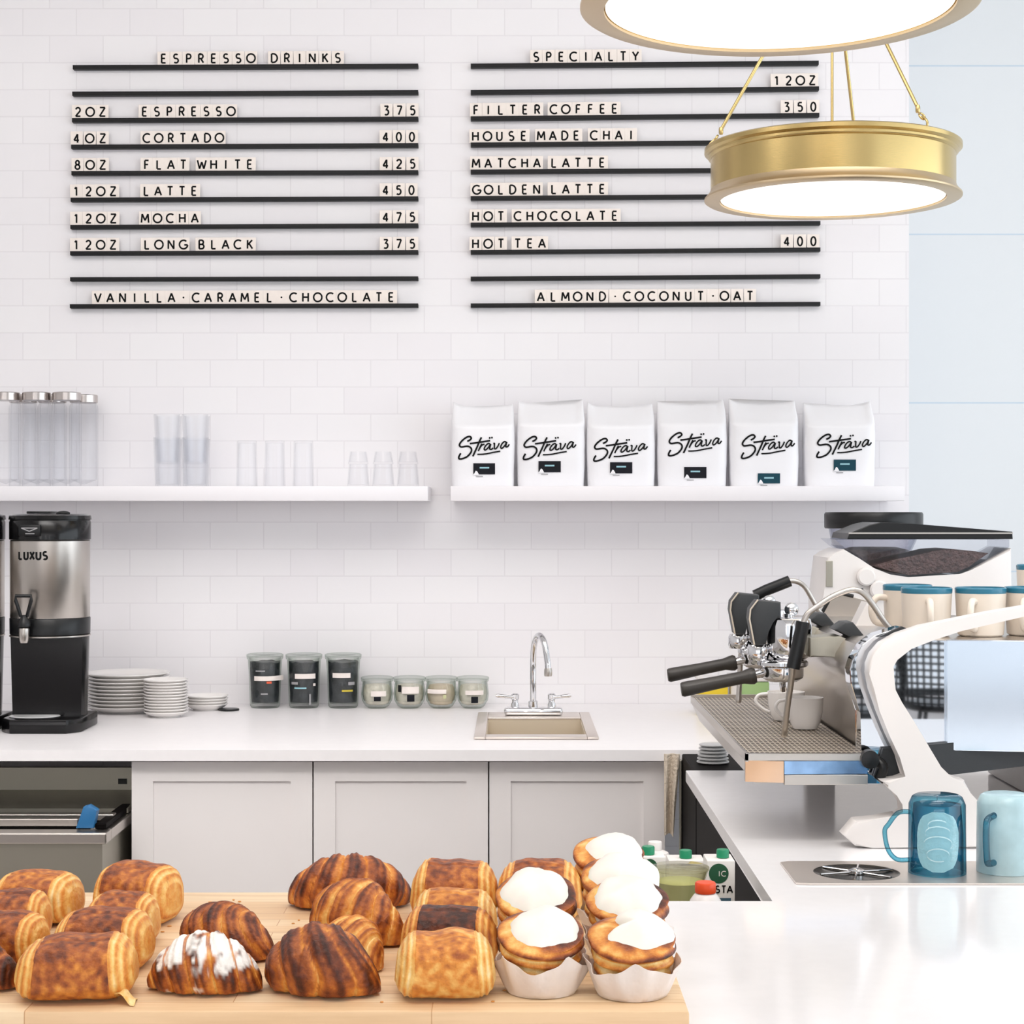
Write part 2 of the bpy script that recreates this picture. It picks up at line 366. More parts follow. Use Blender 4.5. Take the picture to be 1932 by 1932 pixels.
# ------------------------------------------------------------------ worktops and cabinets
def lshape(poly, z0, z1): return G().prism(poly, z0, z1, bev=.002, ax='z')
BF, BX1 = 4.287, 1.55                       # back worktop: front edge, right end
g = G()
SX0, SX1, SY0, SY1 = -.068, .186, 4.53, 4.905  # sink cut-out
g.box(-2.4, SX0, BF, YW - .002, CT - .0255, CT); g.box(SX1, BX1, BF, YW - .002, CT - .0255, CT)
g.box(SX0, SX1, BF, SY0, CT - .0255, CT); g.box(SX0, SX1, SY1, YW - .002, CT - .0255, CT)
tag(g.obj('back_worktop', MAT['backquartz'], smooth=False), 'long white quartz worktop along the tiled wall with a sink cut-out', 'worktop')
tag(lshape([(-2.2, 1.25), (2.2, 1.25), (2.2, 3.95), (.37, 3.95), (.37, 2.62), (-2.2, 2.62)], CT - .0255, CT).obj('counter_worktop', MAT['quartz'], smooth=False),
    'glossy white L-shaped worktop in front carrying pastry board and espresso machine', 'worktop')
tag(G().box(-2.1, 2.1, 1.35, 2.56, 0, CT - .026).obj('front_counter', MAT['cab'], smooth=False), 'pale plain base carrying the front worktop', 'counter')

def base_cabinet(x0, x1, label):
    t = thing('base_cabinet', label, 'cabinet', ((x0 + x1) / 2, 4.6, 0), 'grey white cabinets under the back worktop')
    G().box(x0 + .001, x1 - .001, 4.345, 4.45, .1, CT - .027).box(x0 + .001, x1 - .001, 4.45, 5.28, .1, CT - .2).box(x0 + .01, x1 - .01, 4.42, 5.28, 0, .1).obj('carcass', MAT['cab'], t, smooth=False)
    g = G(); d0, d1, zt, zb = 4.32, 4.343, CT - .032, .11; a, b = x0 + .0018, x1 - .0018; s = .05
    g.box(a, a + s, d0, d1, zb, zt); g.box(b - s, b, d0, d1, zb, zt); g.box(a + s, b - s, d0, d1, zt - .045, zt); g.box(a + s, b - s, d0, d1, zb, zb + .05)
    g.box(a + s, b - s, d0 + .006, d1, zb + .05, zt - .045)
    g.obj('door', MAT['cab'], t, smooth=False)
c0, c1, c2, c3 = X(247, 4.32), X(590.5, 4.32), X(922, 4.32), X(1256, 4.32)
base_cabinet(c0, c1, 'shaker cabinet beside the stainless ice bin, left of the three')
base_cabinet(c1, c2, 'middle shaker cabinet of the three, under the glass jars')
base_cabinet(c2, c3, 'shaker cabinet directly under the small sink, by the hanging towel')

t = thing('under_counter_fridge', 'black fridge cabinet under the right worktop below the espresso machine', 'fridge', (.7, 3.4, 0))
G().box(.392, 1.9, 2.66, 3.94, 0, CT - .028).box(.392, 1.9, 3.956, 4.28, 0, CT - .008, .003).obj('body', MAT['dark'], t, smooth=False)
G().box(.385, .391, 4.262, 4.28, 0, CT - .02, .002).obj('edge_strip', MAT['steel_dull'], t, smooth=False)
t = thing('shelf_ledge', 'stainless ledge behind the front worktop holding cartons and tub', 'shelf', (-.1, 2.9, .7))
G().box(-.7, .36, 2.57, 3.2, CZ - .73, CZ - .72).obj('board', MAT['steel_dull'], t, smooth=False)
G().box(-.7, -.66, 2.57, 3.2, 0, CZ - .731).box(.3, .34, 2.57, 3.2, 0, CZ - .731).obj('bracket', MAT['steel_dull'], t, smooth=False)

# stainless ice bin at the left
t = thing('ice_bin', 'stainless steel ice bin with open sliding lid under the worktop', 'ice bin', (-1.3, 4.3, 0))
bx, by, bz = -.896, 4.1, CZ - .709
G().box(-2.2, bx - .012, by + .012, 4.95, .1, bz - .026).obj('body', MAT['steel_dull'], t, smooth=False)
g = G(); g.box(-2.2, bx, by, by + .05, bz - .026, bz, .004); g.box(bx - .05, bx, by + .05, 4.95, bz - .026, bz, .004); g.box(-2.2, bx - .05, 4.5, 4.95, bz - .026, bz)
g.obj('rim', MAT['steel'], t, smooth=False)
G().box(-2.2, bx - .06, by + .052, 4.5, bz - .03, bz - .02).obj('well', MAT['dark'], t, smooth=False)  # flat dark sheet, shade of the open bin put into its colour
g = G(); g.prism([(4.36, bz + .002), (4.62, bz + .004), (4.62, bz + .075), (4.60, bz + .075), (4.6, bz + .02), (4.36, bz + .012)], -2.2, bx - .006, ax='x'); g.obj('back_hood', MAT['steel_dull'], t, smooth=False)
G().box(-2.2, X(216, 4.25), 4.24, 4.27, bz + .004, bz + .018, .002).obj('lid_rail', MAT['steel'], t, smooth=False)
G().box(-2.2, X(148, 4.17), 4.165, 4.195, bz + .002, bz + .02, .002).obj('lid_rail', MAT['steel'], t, smooth=False)
G().box(bx - .035, bx - .01, 4.14, 4.5, bz + .001, bz + .014, .003).obj('side_guide', MAT['dark'], t, smooth=False)
g = G(); a = W(180, 1519, 4.17); 
g.prism([(X(161, 4.15), Z(1520, 4.15)), (X(171, 4.15), Z(1517, 4.15)), (X(187, 4.15), Z(1527, 4.15)), (X(180, 4.15), Z(1560, 4.15)), (X(147, 4.15), Z(1560, 4.15))], 4.128, 4.158, bev=.003)
tag(g.obj('scoop_handle', MAT['bluetool']), 'blue plastic scoop handle leaning in the ice bin', 'scoop')
G().box(-2.2, bx, 4.97, 5.3, 0, .88)
for px, pw, pz in ((222, 12, 1474),):
    g = G(); g.box(X(px, 4.59), X(px + 16, 4.59), 4.596, 4.599, Z(1480, 4.59), Z(1470, 4.59)); g.obj('badge', MAT['black'], t, smooth=False)

# ------------------------------------------------------------------ sink and faucet
t = thing('bar_sink', 'small stainless drop-in sink set in the back worktop', 'sink', (.06, 4.75, CT))
ro = [(-.092, 4.477), (.21, 4.477), (.214, 5.04), (-.096, 5.04)]
g = G(); z0, z1 = CT + .0005, CT + .007
g.box(-.092, SX0 + .004, 4.477, 5.04, z0, z1, .002); g.box(SX1 - .004, .21, 4.477, 5.04, z0, z1, .002)
g.box(SX0 + .004, SX1 - .004, 4.477, SY0 + .004, z0, z1, .002); g.box(SX0 + .004, SX1 - .004, SY1 - .004, 5.04, z0, z1, .002)
g.obj('rim', MAT['sinksteel'], t)
g = G(); zb = CT - .17
g.box(SX0 + .001, SX0 + .006, SY0 + .001, SY1 - .001, zb, z0); g.box(SX1 - .006, SX1 - .001, SY0 + .001, SY1 - .001, zb, z0)
g.box(SX0 + .006, SX1 - .006, SY0 + .001, SY0 + .006, zb, z0); g.box(SX0 + .006, SX1 - .006, SY1 - .006, SY1 - .001, zb, z0); g.box(SX0 + .006, SX1 - .006, SY0 + .006, SY1 - .006, zb - .004, zb)
g.obj('basin', mat('satin_basin_steel', rgb(214, 200, 178), .45, .35), t, smooth=False)

FY = 4.965; fz = CT + .0075
t = thing('gooseneck_faucet', 'chrome gooseneck faucet with two lever handles behind the sink', 'faucet', (X(1006, FY), FY, fz))
fx = X(1006, FY)
G().box(X(951, FY), X(1062, FY), FY - .028, FY + .028, fz, fz + .021, .009, 3).obj('base_plate', MAT['chrome'], t)
G().lathe([(.0125, fz + .018), (.0125, fz + .036), (.0105, fz + .038)], (fx, FY, 0), 20).obj('collar', MAT['chrome'], t)
zt = Z(1196, FY); pts = [(fx, FY, fz + .03), (fx, FY, fz + .08), (fx, FY, Z(1245, FY)), (fx + .0035, FY - .02, Z(1212, FY)), (fx + .015, FY - .055, zt), (fx + .028, FY - .09, Z(1208, FY)), (fx + .036, FY - .105, Z(1240, FY)), (fx + .038, FY - .108, Z(1256, FY))]
G().tube(wire(pts), .0082, 16).obj('spout', MAT['chrome'], t)
G().lathe([(.0095, Z(1269, FY)), (.0105, Z(1266, FY)), (.0105, Z(1258, FY)), (.009, Z(1254, FY))], (fx + .038, FY - .108, 0), 18).obj('aerator', MAT['steel'], t)
for sx, hx in ((-1, 972), (1, 1041)):
    hx = X(hx, FY)
    G().lathe([(.012, fz + .018), (.011, fz + .028), (.0085, fz + .034), (.0085, fz + .04), (.0105, fz + .042), (.0105, fz + .054), (.007, fz + .057)], (hx, FY, 0), 20).obj('valve', MAT['chrome'], t)
    G().tube([(hx, FY - .004, fz + .048), (hx + sx * .02, FY - .008, fz + .049), (hx + sx * .045, FY - .012, fz + .052), (hx + sx * .052, FY - .013, fz + .053)], [.005, .0045, .0055, .003], 12).obj('lever_handle', MAT['chrome'], t)

# ------------------------------------------------------------------ wall shelves
def wall_shelf(x0, x1, label):
    g = G(); g.box(x0, x1, 5.09, YW - .001, Z(945, 5.09), Z(917, 5.09), .002); return tag(g.obj('wall_shelf', MAT['shelf']), label, 'shelf', 'white floating shelves on the tiles')
wall_shelf(-2.2, X(807, 5.09), 'white floating wall shelf holding the clear glassware')
wall_shelf(X(850, 5.09), X(1707, 5.09), 'white floating wall shelf holding the row of coffee bags')
SH = Z(917, 5.09)                            # shelf top

# ------------------------------------------------------------------ letters
def arc(cx, cy, rx, ry, a0, a1, n=14):
    return [(cx + rx * math.cos(R(a0 + (a1 - a0) * i / n)), cy + ry * math.sin(R(a0 + (a1 - a0) * i / n))) for i in range(n + 1)]
GL = {  # strokes on a cap height of 1, x centred on 0
    'A': [[(-.38, 0), (0, 1), (.38, 0)], [(-.24, .34), (.24, .34)]],
    'B': [[(-.25, 0), (-.25, 1), (.02, 1)] + arc(.02, .76, .22, .24, 90, -90) + [(-.25, .52)], [(.04, .52)] + arc(.04, .26, .25, .26, 90, -90) + [(-.25, 0)]],
    'C': [arc(.08, .5, .48, .5, 50, 310, 24)],
    'D': [[(-.3, 0), (-.3, 1), (-.1, 1)] + arc(-.1, .5, .46, .5, 90, -90, 20) + [(-.3, 0)]],
    'E': [[(.24, 1), (-.22, 1), (-.22, 0), (.24, 0)], [(-.22, .52), (.18, .52)]],
    'F': [[(.24, 1), (-.2, 1), (-.2, 0)], [(-.2, .52), (.18, .52)]],
    'G': [arc(.04, .5, .48, .5, 48, 355, 26) + [(.12, .46)]],
    'H': [[(-.31, 0), (-.31, 1)], [(.31, 0), (.31, 1)], [(-.31, .52), (.31, .52)]],
    'I': [[(0, 0), (0, 1)]],
    'K': [[(-.25, 0), (-.25, 1)], [(.28, 1), (-.25, .42)], [(-.08, .6), (.32, 0)]],
    'L': [[(-.2, 1), (-.2, 0), (.25, 0)]],
    'M': [[(-.42, 0), (-.34, 1), (0, .25), (.34, 1), (.42, 0)]],
    'N': [[(-.32, 0), (-.32, 1), (.32, 0), (.32, 1)]],
    'O': [arc(0, .5, .48, .5, 0, 360, 28)],
    'P': [[(-.22, 0), (-.22, 1), (.02, 1)] + arc(.02, .74, .24, .26, 90, -90) + [(-.22, .48)]],
    'R': [[(-.25, 0), (-.25, 1), (.0, 1)] + arc(.0, .74, .24, .26, 90, -90) + [(-.25, .48)], [(-.02, .48), (.28, 0)]],
    'S': [arc(0, .745, .24, .255, 40, 250, 16)[:-1] + [(0, .5)] + arc(0, .255, .26, .255, 80, -140, 16)],
    'T': [[(-.3, 1), (.3, 1)], [(0, 1), (0, 0)]],
    'U': [[(-.29, 1), (-.29, .3)] + arc(0, .3, .29, .3, 180, 360) + [(.29, 1)]],
    'V': [[(-.37, 1), (0, 0), (.37, 1)]],
    'W': [[(-.5, 1), (-.25, 0), (0, .8), (.25, 0), (.5, 1)]],
    'X': [[(-.3, 1), (.3, 0)], [(-.3, 0), (.3, 1)]],
    'Y': [[(-.34, 1), (0, .46), (.34, 1)], [(0, .46), (0, 0)]],
    'Z': [[(-.3, 1), (.3, 1), (-.32, 0), (.34, 0)]],
    '0': [arc(0, .5, .27, .5, 0, 360, 24)],
    '1': [[(-.16, .8), (.04, 1), (.04, 0)]],
    '2': [arc(0, .72, .25, .28, 165, -30, 14) + [(-.28, 0), (.28, 0)]],
    '3': [[(-.24, 1), (.22, 1), (-.02, .6)] + arc(-.02, .3, .26, .3, 90, -130, 14)],
    '4': [[(.1, 0), (.1, 1), (-.3, .28), (.27, .28)]],
    '5': [[(.22, 1), (-.16, 1), (-.2, .58)] + arc(-.01, .32, .27, .32, 115, -135, 16)],
    '7': [[(-.27, 1), (.27, 1), (-.1, 0)]],
    '8': [arc(0, .76, .2, .24, -90, 270, 18), arc(0, .26, .26, .26, 90, 450, 20)],
}
def write(g, text, x, z, h, w, f, pitch=None, wd=.13):
    for i, ch in enumerate(text):
        for st in GL.get(ch, []): g.ribbon([(x + i * pitch + a * w, z + b * h) for a, b in st], wd * h, f)

RY = 5.298; TY0, TY1 = 5.303, 5.3042
left_y = [(127, 124), (177, 174), (227, 224), (277, 274), (327, 325), (377, 374.5), (428.5, 425.5), (478, 476), (527, 525.5), (578, 576.5)]
left_x0 = [137, 136, 135.5, 134, 134.5, 133, 132.5, 132, 132, 131.5]
right_y = [(124, 118.5), (174, 167), (223.5, 217), (273, 267.5), (324, 320), (374, 369.5), (424, 421), (476, 471), (526, 521.5), (576.5, 573.5)]
left_names = ['ESPRESSO DRINKS', '', '2OZ ESPRESSO', '4OZ CORTADO', '8OZ FLAT WHITE', '12OZ LATTE', '12OZ MOCHA', '12OZ LONG BLACK', '', 'VANILLA CARAMEL CHOCOLATE']
right_names = ['SPECIALTY', 'SPECIALTY 12OZ', 'FILTER COFFEE', 'HOUSE MADE CHAI', 'MATCHA LATTE', 'GOLDEN LATTE', 'HOT CHOCOLATE', 'HOT TEA', '', 'ALMOND COCONUT OAT']
def rail(x0, x1, ya, yb, label):
    a = W(x0, ya, RY); b = W(x1, yb, RY); d = b - a; g = G(); L = d.length; h = .0102 / 2
    g.box(-L / 2, L / 2, .0, .0215, -h, h, .0008)
    g.box(-L / 2, L / 2, .0, .003, h, h + .0012)
    o = g.obj('menu_rail', MAT['rail']); o.location = (a + b) / 2; o.rotation_euler = (0, -math.atan2(d.z, d.x), 0)
    tag(o, label, 'rail', 'black menu rails on the tiled wall')
def rail_labels(nm, side):
    out = []
    for i, n in enumerate(nm):
        if n: out.append('thin black rail under the %s letters%s' % (n, '' if n != 'SPECIALTY 12OZ' else ' of the column head'))
        elif i == 1: out.append('empty black rail just under the %s heading rail' % nm[0])
        else: out.append('empty black rail between the %s and %s lines' % (nm[i - 1], nm[i + 1]))
    return out
for i, (l, nm) in enumerate(zip(rail_labels(left_names, 0), left_names)): rail(left_x0[i], 789, *left_y[i], l)
for i, (l, nm) in enumerate(zip(rail_labels(right_names, 1), right_names)): rail(888, 1545 + min(3, i * .5), *right_y[i], l)

PXM = RY / F
g = G(); g.box(-.0175, .0175, TY0, TY1, 0, .0395, .0003, 1)
tile_proto = g.obj('letter_tile', MAT['cream_tile']); tile_me = tile_proto.data; bpy.data.objects.remove(tile_proto)
letter_me = {}
def letter_mesh(ch):
    if ch not in letter_me:
        g = G(); f = lambda x, z: Vector((x, TY0 - .0004, z))
        if ch == '·': g.disc((0, .0195), .0026, f)
        else:
            for st in GL[ch]: g.ribbon([(a * .0245, .0072 + b * .0245) for a, b in st], .0047, f)
        o = g.obj('letter', MAT['letter'], smooth=False); letter_me[ch] = o.data; bpy.data.objects.remove(o)
    return letter_me[ch]
ORD = ['first', 'second', 'third', 'fourth', 'fifth', 'sixth', 'seventh', 'eighth', 'ninth']
def word(text, xa, xb, rail_y, xr, line, what=None):
    n = len(text)
    for i, ch in enumerate(text):
        px = xa + (xb - xa) * (i / (n - 1) if n > 1 else 0)
        t = (px - xr[0]) / (xr[1] - xr[0]); y = rail_y[0] + (rail_y[1] - rail_y[0]) * t
        o = bpy.data.objects.new('letter_tile', tile_me); COL.objects.link(o)
        o.location = (X(px, RY), 0, Z(y, RY) + .0054)
        o.rotation_euler = (0, R(random.uniform(-.6, .9)), 0)
        if ch == '·': lab = 'cream tile with black dot after %s on the %s line' % (what, line)
        else: lab = 'cream tile with black %s, %s in %s of the %s line' % (ch, ORD[i], what or text, line)
        tag(o, lab, 'letter tile', 'letter tiles of the %s line' % line)
        c = bpy.data.objects.new('letter', letter_mesh(ch)); COL.objects.link(c); c.parent = o
LW = [('ESPRESSO', 308, 473, 0), ('DRINKS', 517, 637, 0), ('2OZ', 146.5, 192.5, 2), ('ESPRESSO', 272, 435.5, 2), ('375', 729, 778, 2),
      ('4OZ', 144, 193, 3), ('CORTADO', 276, 413.5, 3), ('400', 727.5, 777, 3), ('8OZ', 145.5, 193, 4), ('FLAT', 276, 345, 4), ('WHITE', 380, 470.5, 4), ('425', 727.5, 778, 4),
      ('12OZ', 143, 212.5, 5), ('LATTE', 275, 365.5, 5), ('450', 727.5, 776, 5), ('12OZ', 143, 213, 6), ('MOCHA', 273, 367, 6), ('475', 727.5, 777.5, 6),
      ('12OZ', 143, 212.5, 7), ('LONG', 276.5, 345, 7), ('BLACK', 379.5, 470.5, 7), ('375', 727.5, 777.5, 7),
      ('VANILLA', 184, 323, 9), ('·VANILLA', 345.5, 0, 9), ('CARAMEL', 369, 507.5, 9), ('·CARAMEL', 530.5, 0, 9), ('CHOCOLATE', 553, 737.5, 9)]
RW = [('SPECIALTY', 1011.8, 1199.4, 0), ('D', 1244, 1244, 0), ('12OZ', 1466, 1533, 1), ('FILTER', 898, 1013.7, 2), ('COFFEE', 1044.8, 1159.6, 2), ('350', 1485, 1535, 2),
      ('HOUSE', 897, 987.6, 3), ('MADE', 1021, 1087.5, 3), ('CHAI', 1120.8, 1190.7, 3), ('450', 1484, 1534, 3), ('MATCHA', 898, 1013, 4), ('LATTE', 1044.8, 1135.8, 4),
      ('GOLDEN', 899, 1012.6, 5), ('LATTE', 1044.8, 1135.8, 5), ('HOT', 897, 945, 6), ('CHOCOLATE', 977, 1159.6, 6), ('HOT', 897, 945, 7), ('TEA', 976.5, 1022.6, 7), ('400', 1485, 1535, 7),
      ('ALMOND', 1020.4, 1136.3, 9), ('·ALMOND', 1160.7, 0, 9), ('COCONUT', 1183.5, 1322, 9), ('·COCONUT', 1345.5, 0, 9), ('OAT', 1367, 1415.4, 9)]
for words, ys, nm, xr in ((LW, left_y, left_names, (133, 789)), (RW, right_y, right_names, (888, 1547))):
    for tx, xa, xb, i in words:
        if tx == 'D': continue
        if tx[0] == '·': word('·', xa, xa, ys[i], xr, nm[i], tx[1:])
        else: word(tx, xa, xb, ys[i], xr, nm[i], ('price ' + tx) if tx.isdigit() else None)

# ------------------------------------------------------------------ pendant lamps
def make_lamp():
    t = thing('pendant_lamp', '', 'lamp', (0, 0, 0), 'brass drum pendant lamps')
    R0, RB = .305, .290
    prof = [(.268, .004), (.268, 0), (.300, .0), (R0, .003), (R0, .007), (.299, .013), (.2935, .02), (RB, .028), (RB, .102), (.294, .104), (.2965, .107), (.2965, .112), (.3, .114), (R0, .117), (R0, .126), (.301, .129), (.285, .129), (.283, .124), (.283, .03), (.272, .026), (.268, .004)]
    G().lathe(prof[7:], (0, 0, 0), 96, caps=False).obj('drum', MAT['brass'], t)
    G().lathe(prof[:8] + [(.284, .028), (.27, .012), (.268, .004)], (0, 0, 0), 96, caps=False).obj('bottom_ring', MAT['brass_ring'], t)
    G().lathe([(.266, .0045), (.266, .0075)], (0, 0, 0), 96).obj('diffuser', MAT['glow'], t)
    G().lathe([(.282, .118), (.282, .122)], (0, 0, 0), 64).obj('top_plate', MAT['white'], t)
    hub = Vector((0, 0, .62))
    for a in (173, 67, -53):
        p = Vector((.292 * math.cos(R(a)), .292 * math.sin(R(a)), .129)); q = hub + Vector((.012 * math.cos(R(a)), .012 * math.sin(R(a)), 0)); d = (q - p).normalized()
        s = p + d * .055
        rod = G().tube([s, q], .0042, 12).obj('rod', MAT['brass'], t)
        g = G(); g.tube(wire([p, p + Vector((0, 0, .012)), p + d * .018 + Vector((0, 0, .006)), p + d * .03]), .003, 8)
        g.tube([p + d * .03 + .009 * (d * math.cos(k * PI / 6) + Vector((-math.sin(R(a)), math.cos(R(a)), 0)) * math.sin(k * PI / 6)) for k in range(12)], .0024, 8, closed=True)
        g.lathe([(.004, 0), (.0055, .004), (.0055, .014), (.004, .018)], s - Vector((0, 0, .012)), 12)
        g.obj('hook', MAT['brass'], t)
    G().lathe([(.018, .60), (.026, .61), (.026, .64), (.012, .66), (.007, .67), (.007, 1.16), (.06, 1.165), (.06, 1.17)], (0, 0, 0), 24).obj('stem', MAT['brass'], t)
    G().tube([(0, 0, .122), (0, 0, .605)], .0036, 10).obj('cord', MAT['brass'], t)
    return t
lamp = make_lamp(); lz = CZ + .747
lamp.location = (X(1570, 4.45), 4.45, lz); lamp['label'] = 'brass drum pendant lamp wholly in view, hanging over the espresso machine'
l2 = copy_tree(lamp); l2.location = (X(1469, 2.85), 2.85, CZ + .773); l2['label'] = 'nearest brass pendant lamp, cut by the top of the photo'

# ------------------------------------------------------------------ coffee bags
LOGO = [[(315, 552), (345, 538), (366, 515), (352, 495), (325, 495), (285, 515), (240, 553), (216, 590), (222, 612), (245, 621), (310, 612), (345, 620), (368, 645), (364, 682), (325, 730), (280, 755), (235, 767), (208, 762), (210, 735), (232, 698)],
        [(496, 503), (470, 552), (440, 622), (412, 680), (386, 735)], [(348, 580), (430, 570), (520, 556), (606, 544)],
        [(500, 580), (478, 622), (455, 672)], [(462, 652), (490, 612), (515, 592), (535, 590)],
        [(606, 585), (585, 578), (556, 598), (533, 632), (532, 655), (552, 655), (582, 628), (612, 585), (604, 620), (600, 645), (622, 650), (645, 632)],
        [(645, 580), (662, 578), (660, 612), (662, 642), (682, 640), (708, 605), (722, 572)],
        [(808, 560), (785, 556), (755, 585), (740, 618), (748, 638), (770, 628), (798, 595), (818, 558), (808, 595), (806, 618), (826, 618), (850, 588)],
        [(443, 711), (500, 710), (560, 704), (640, 688), (735, 672)]]
DOTS = [(600, 510), (629, 507)]
LETTERCOL = MAT['letter']
def coffee_bag(x0, x1, ytop, logo_box, label_box, seed, lab, colour):
    Yc = 5.2; d = .085; yf0 = Yc - d / 2
    xa, xb = X(x0, yf0), X(x1, yf0); w = xb - xa; h = Z(ytop, yf0) - SH; xc = (xa + xb) / 2
    t = thing('coffee_bag', lab, 'coffee bag', (xc, Yc, SH), 'white coffee bags on the shelf')
    ex = 5.0
    def hd(tt):
        b = d / 2 * (.93 + .09 * math.sin(PI * min(1, tt / .8)))
        return b if tt < .74 else b + (.006 - b) * ((tt - .74) / .26) ** .8
    def yc(tt): return 0 if tt < .74 else (d / 2 - .012) * ((tt - .74) / .26)
    def hw(tt): return w / 2 * (.975 + .03 * math.sin(PI * tt) - (.0 if tt < .8 else .02 * (tt - .8) / .2))
    def front(x, z):
        tt = min(1, max(0, z / h)); k = max(0, 1 - abs(x / hw(tt)) ** ex)
        return yc(tt) - hd(tt) * k ** (1 / ex)
    NZ, NA = 34, 64
    def fn(i, j):
        tt = i / (NZ - 1); a = 2 * PI * j / NA; c, s = math.cos(a), math.sin(a)
        x = hw(tt) * math.copysign(abs(c) ** (2 / ex), c); y = yc(tt) + hd(tt) * math.copysign(abs(s) ** (2 / ex), s); z = tt * h
        top = max(0, (tt - .62) / .38); q = abs(x) / (w / 2)
        z += top * (.012 * max(0, q - .75) / .25 * (1 if x * (1 if seed % 2 else -1) < 0 else .45) - .006 * (1 - q))
        nz = noise.noise(Vector((x * 22 + seed * 7, z * 22, y * 8 + seed)))
        amp = .0012 + .007 * top * (1 - top * .4) + .003 * max(0, q - .8)
        y += nz * amp; x += noise.noise(Vector((z * 30, seed * 3.1, y * 20))) * .0012
        return (xc + x, Yc + y, SH + z)
    G0 = G(); G0.grid(fn, NZ, NA, cv=True, cap0=True, cap1=True); G0.obj('pouch', MAT['bag'], t, sharp=80)
    f = lambda x, z: Vector((x, Yc + front(x - xc, z - SH) - .0022, z))
    def dense(pts):
        out = []
        for a, b in zip(pts, pts[1:]):
            for k in range(3): out.append((a[0] + (b[0] - a[0]) * k / 3, a[1] + (b[1] - a[1]) * k / 3))
        return out + [pts[-1]]
    lx0, lx1, ly0, ly1 = logo_box; Yl = yf0 - .003
    def mp(p): return (X(lx0 + (p[0] - 203) / (850 - 203) * (lx1 - lx0), Yl), Z(ly0 + (p[1] - 490) / (768 - 490) * (ly1 - ly0), Yl))
    g = G(); px = Yl / F
    for k, st in enumerate(LOGO): g.ribbon(dense([mp(p) for p in wire([Vector((a, b)) for a, b in st], 4)]), (3.3 if k < 3 else 2.7) * px, f)
    for p in DOTS: g.disc(mp(p), 1.8 * px, f)
    g.obj('script_logo', LETTERCOL, t, smooth=False)
    bx0, bx1, by0, by1 = label_box
    fl = lambda x, z: Vector((x, Yc + front(x - xc, z - SH) - .0024, z))
    def patch(nm, a, b, c, e, m, par, lift=0):
        g = G(); n = 8
        def fn(i, j):
            x = X(a + (b - a) * i / n, Yl); z = Z(c + (e - c) * j / 3, Yl); p = fl(x, z); p.y -= lift; return p
        g.grid(fn, n + 1, 4); return g.obj(nm, m, par, smooth=False)
    lb = patch('label', bx0, bx1, by0, by1, MAT[colour], t)
    patch('label_print', bx0 + 12, bx0 + 30, by0 + 7, by0 + 10, MAT['pale'], lb, .0006)
    g = G(); q = [(bx0 - .5, by1 + 1), (bx0 + 2, by1 - 2), (bx0 + 4.5, by1 - 7), (bx0 + 7, by1 - 6), (bx0 + 10, by1 - 1), (bx0 + 10, by1 + 1)]
    vs = []
    for a, b in q:
        p = fl(X(a, Yl), Z(b, Yl)); p.y -= .0008; vs.append(g.bm.verts.new(p))
    g.bm.faces.new(vs); g.obj('label_notch', MAT['bag'], lb, smooth=False)
    patch('weight_print', bx0 + 5, bx0 + 18, by1 + 3, by1 + 4.5, MAT['greyprint'], t)
coffee_bag(851, 971, 762, (865, 961, 823, 866), (893, 934, 874, 895), 1, 'coffee bag at the shelf end beside the gap between the two shelves', 'navy')
coffee_bag(975.5, 1104, 757, (987, 1087, 823, 867), (1016, 1058, 870, 891), 2, 'second coffee bag from the shelf gap, dark label close under its script', 'navy')
coffee_bag(1107.5, 1237, 762, (1120, 1222, 827, 870), (1151, 1193, 872, 893), 3, 'third coffee bag from the shelf gap, script and label set low', 'navy')
coffee_bag(1241, 1373, 757, (1261, 1362, 816, 860), (1291, 1333, 881, 902), 4, 'coffee bag with ear-like fold and navy label well below its script', 'navy')
coffee_bag(1378, 1509, 756, (1399, 1500, 820, 865), (1430, 1472, 893, 912), 5, 'coffee bag with the lowest label, almost touching the shelf', 'teal')
coffee_bag(1520, 1654, 760, (1541, 1645, 819, 863), (1573, 1615, 867, 888), 6, 'coffee bag with the teal label at the shelf end near the pale wall', 'teal')

# ------------------------------------------------------------------ glassware on the shelf
def glass_prof(r0, r1, h, th=.003, base=.006):
    return [(0.0005, 0), (r0, 0), (r1, h), (r1 - th, h), (r0 - th, base), (.0005, base)]
def bottle(px, Y, capw, lab):
    c = (X(px, Y), Y, SH); t = thing('glass_bottle', lab, 'bottle', c, 'tall lidded glass bottles on the shelf')
    r = .039
    G().lathe([(.0005, .0), (r, .0), (r + .001, .02), (r + .001, .225), (r - .003, .236), (r - .006, .2365), (r - .004, .222), (r - .003, .02), (.0005, .006)], c, 32, caps=False).obj('body', MAT['glass'], t)
    G().lathe([(r - .004, .237), (r, .238), (r, .258), (r - .002, .260)], c, 32).obj('cap', MAT['steelcap'], t)
for i, (px, Y, lab) in enumerate(((11, 5.14, 'front tall glass bottle at the photo edge, cut by it'), (69, 5.14, 'front tall glass bottle, second from the left end'), (126, 5.14, 'front tall glass bottle nearest the stacked tumblers'),
                                  (44, 5.25, 'back tall glass bottle, seen between the first and second front bottles'), (99, 5.25, 'back tall glass bottle between the second and third front bottles'), (158, 5.25, 'back tall glass bottle beside the tiles, furthest along the shelf'))): bottle(px, Y, 30, lab)
def tumbler(px, Y, z, r0, r1, h, lab, grp, inv=False):
    p = glass_prof(r0, r1, h)
    if inv: p = [(r, h - z_) for r, z_ in p]
    o = G().lathe(p, (X(px, Y), Y, SH + z), 32, caps=False).obj('glass_tumbler', MAT['glass'], None, loc=(X(px, Y), Y, SH + z))
    tag(o, lab, 'glass', grp)
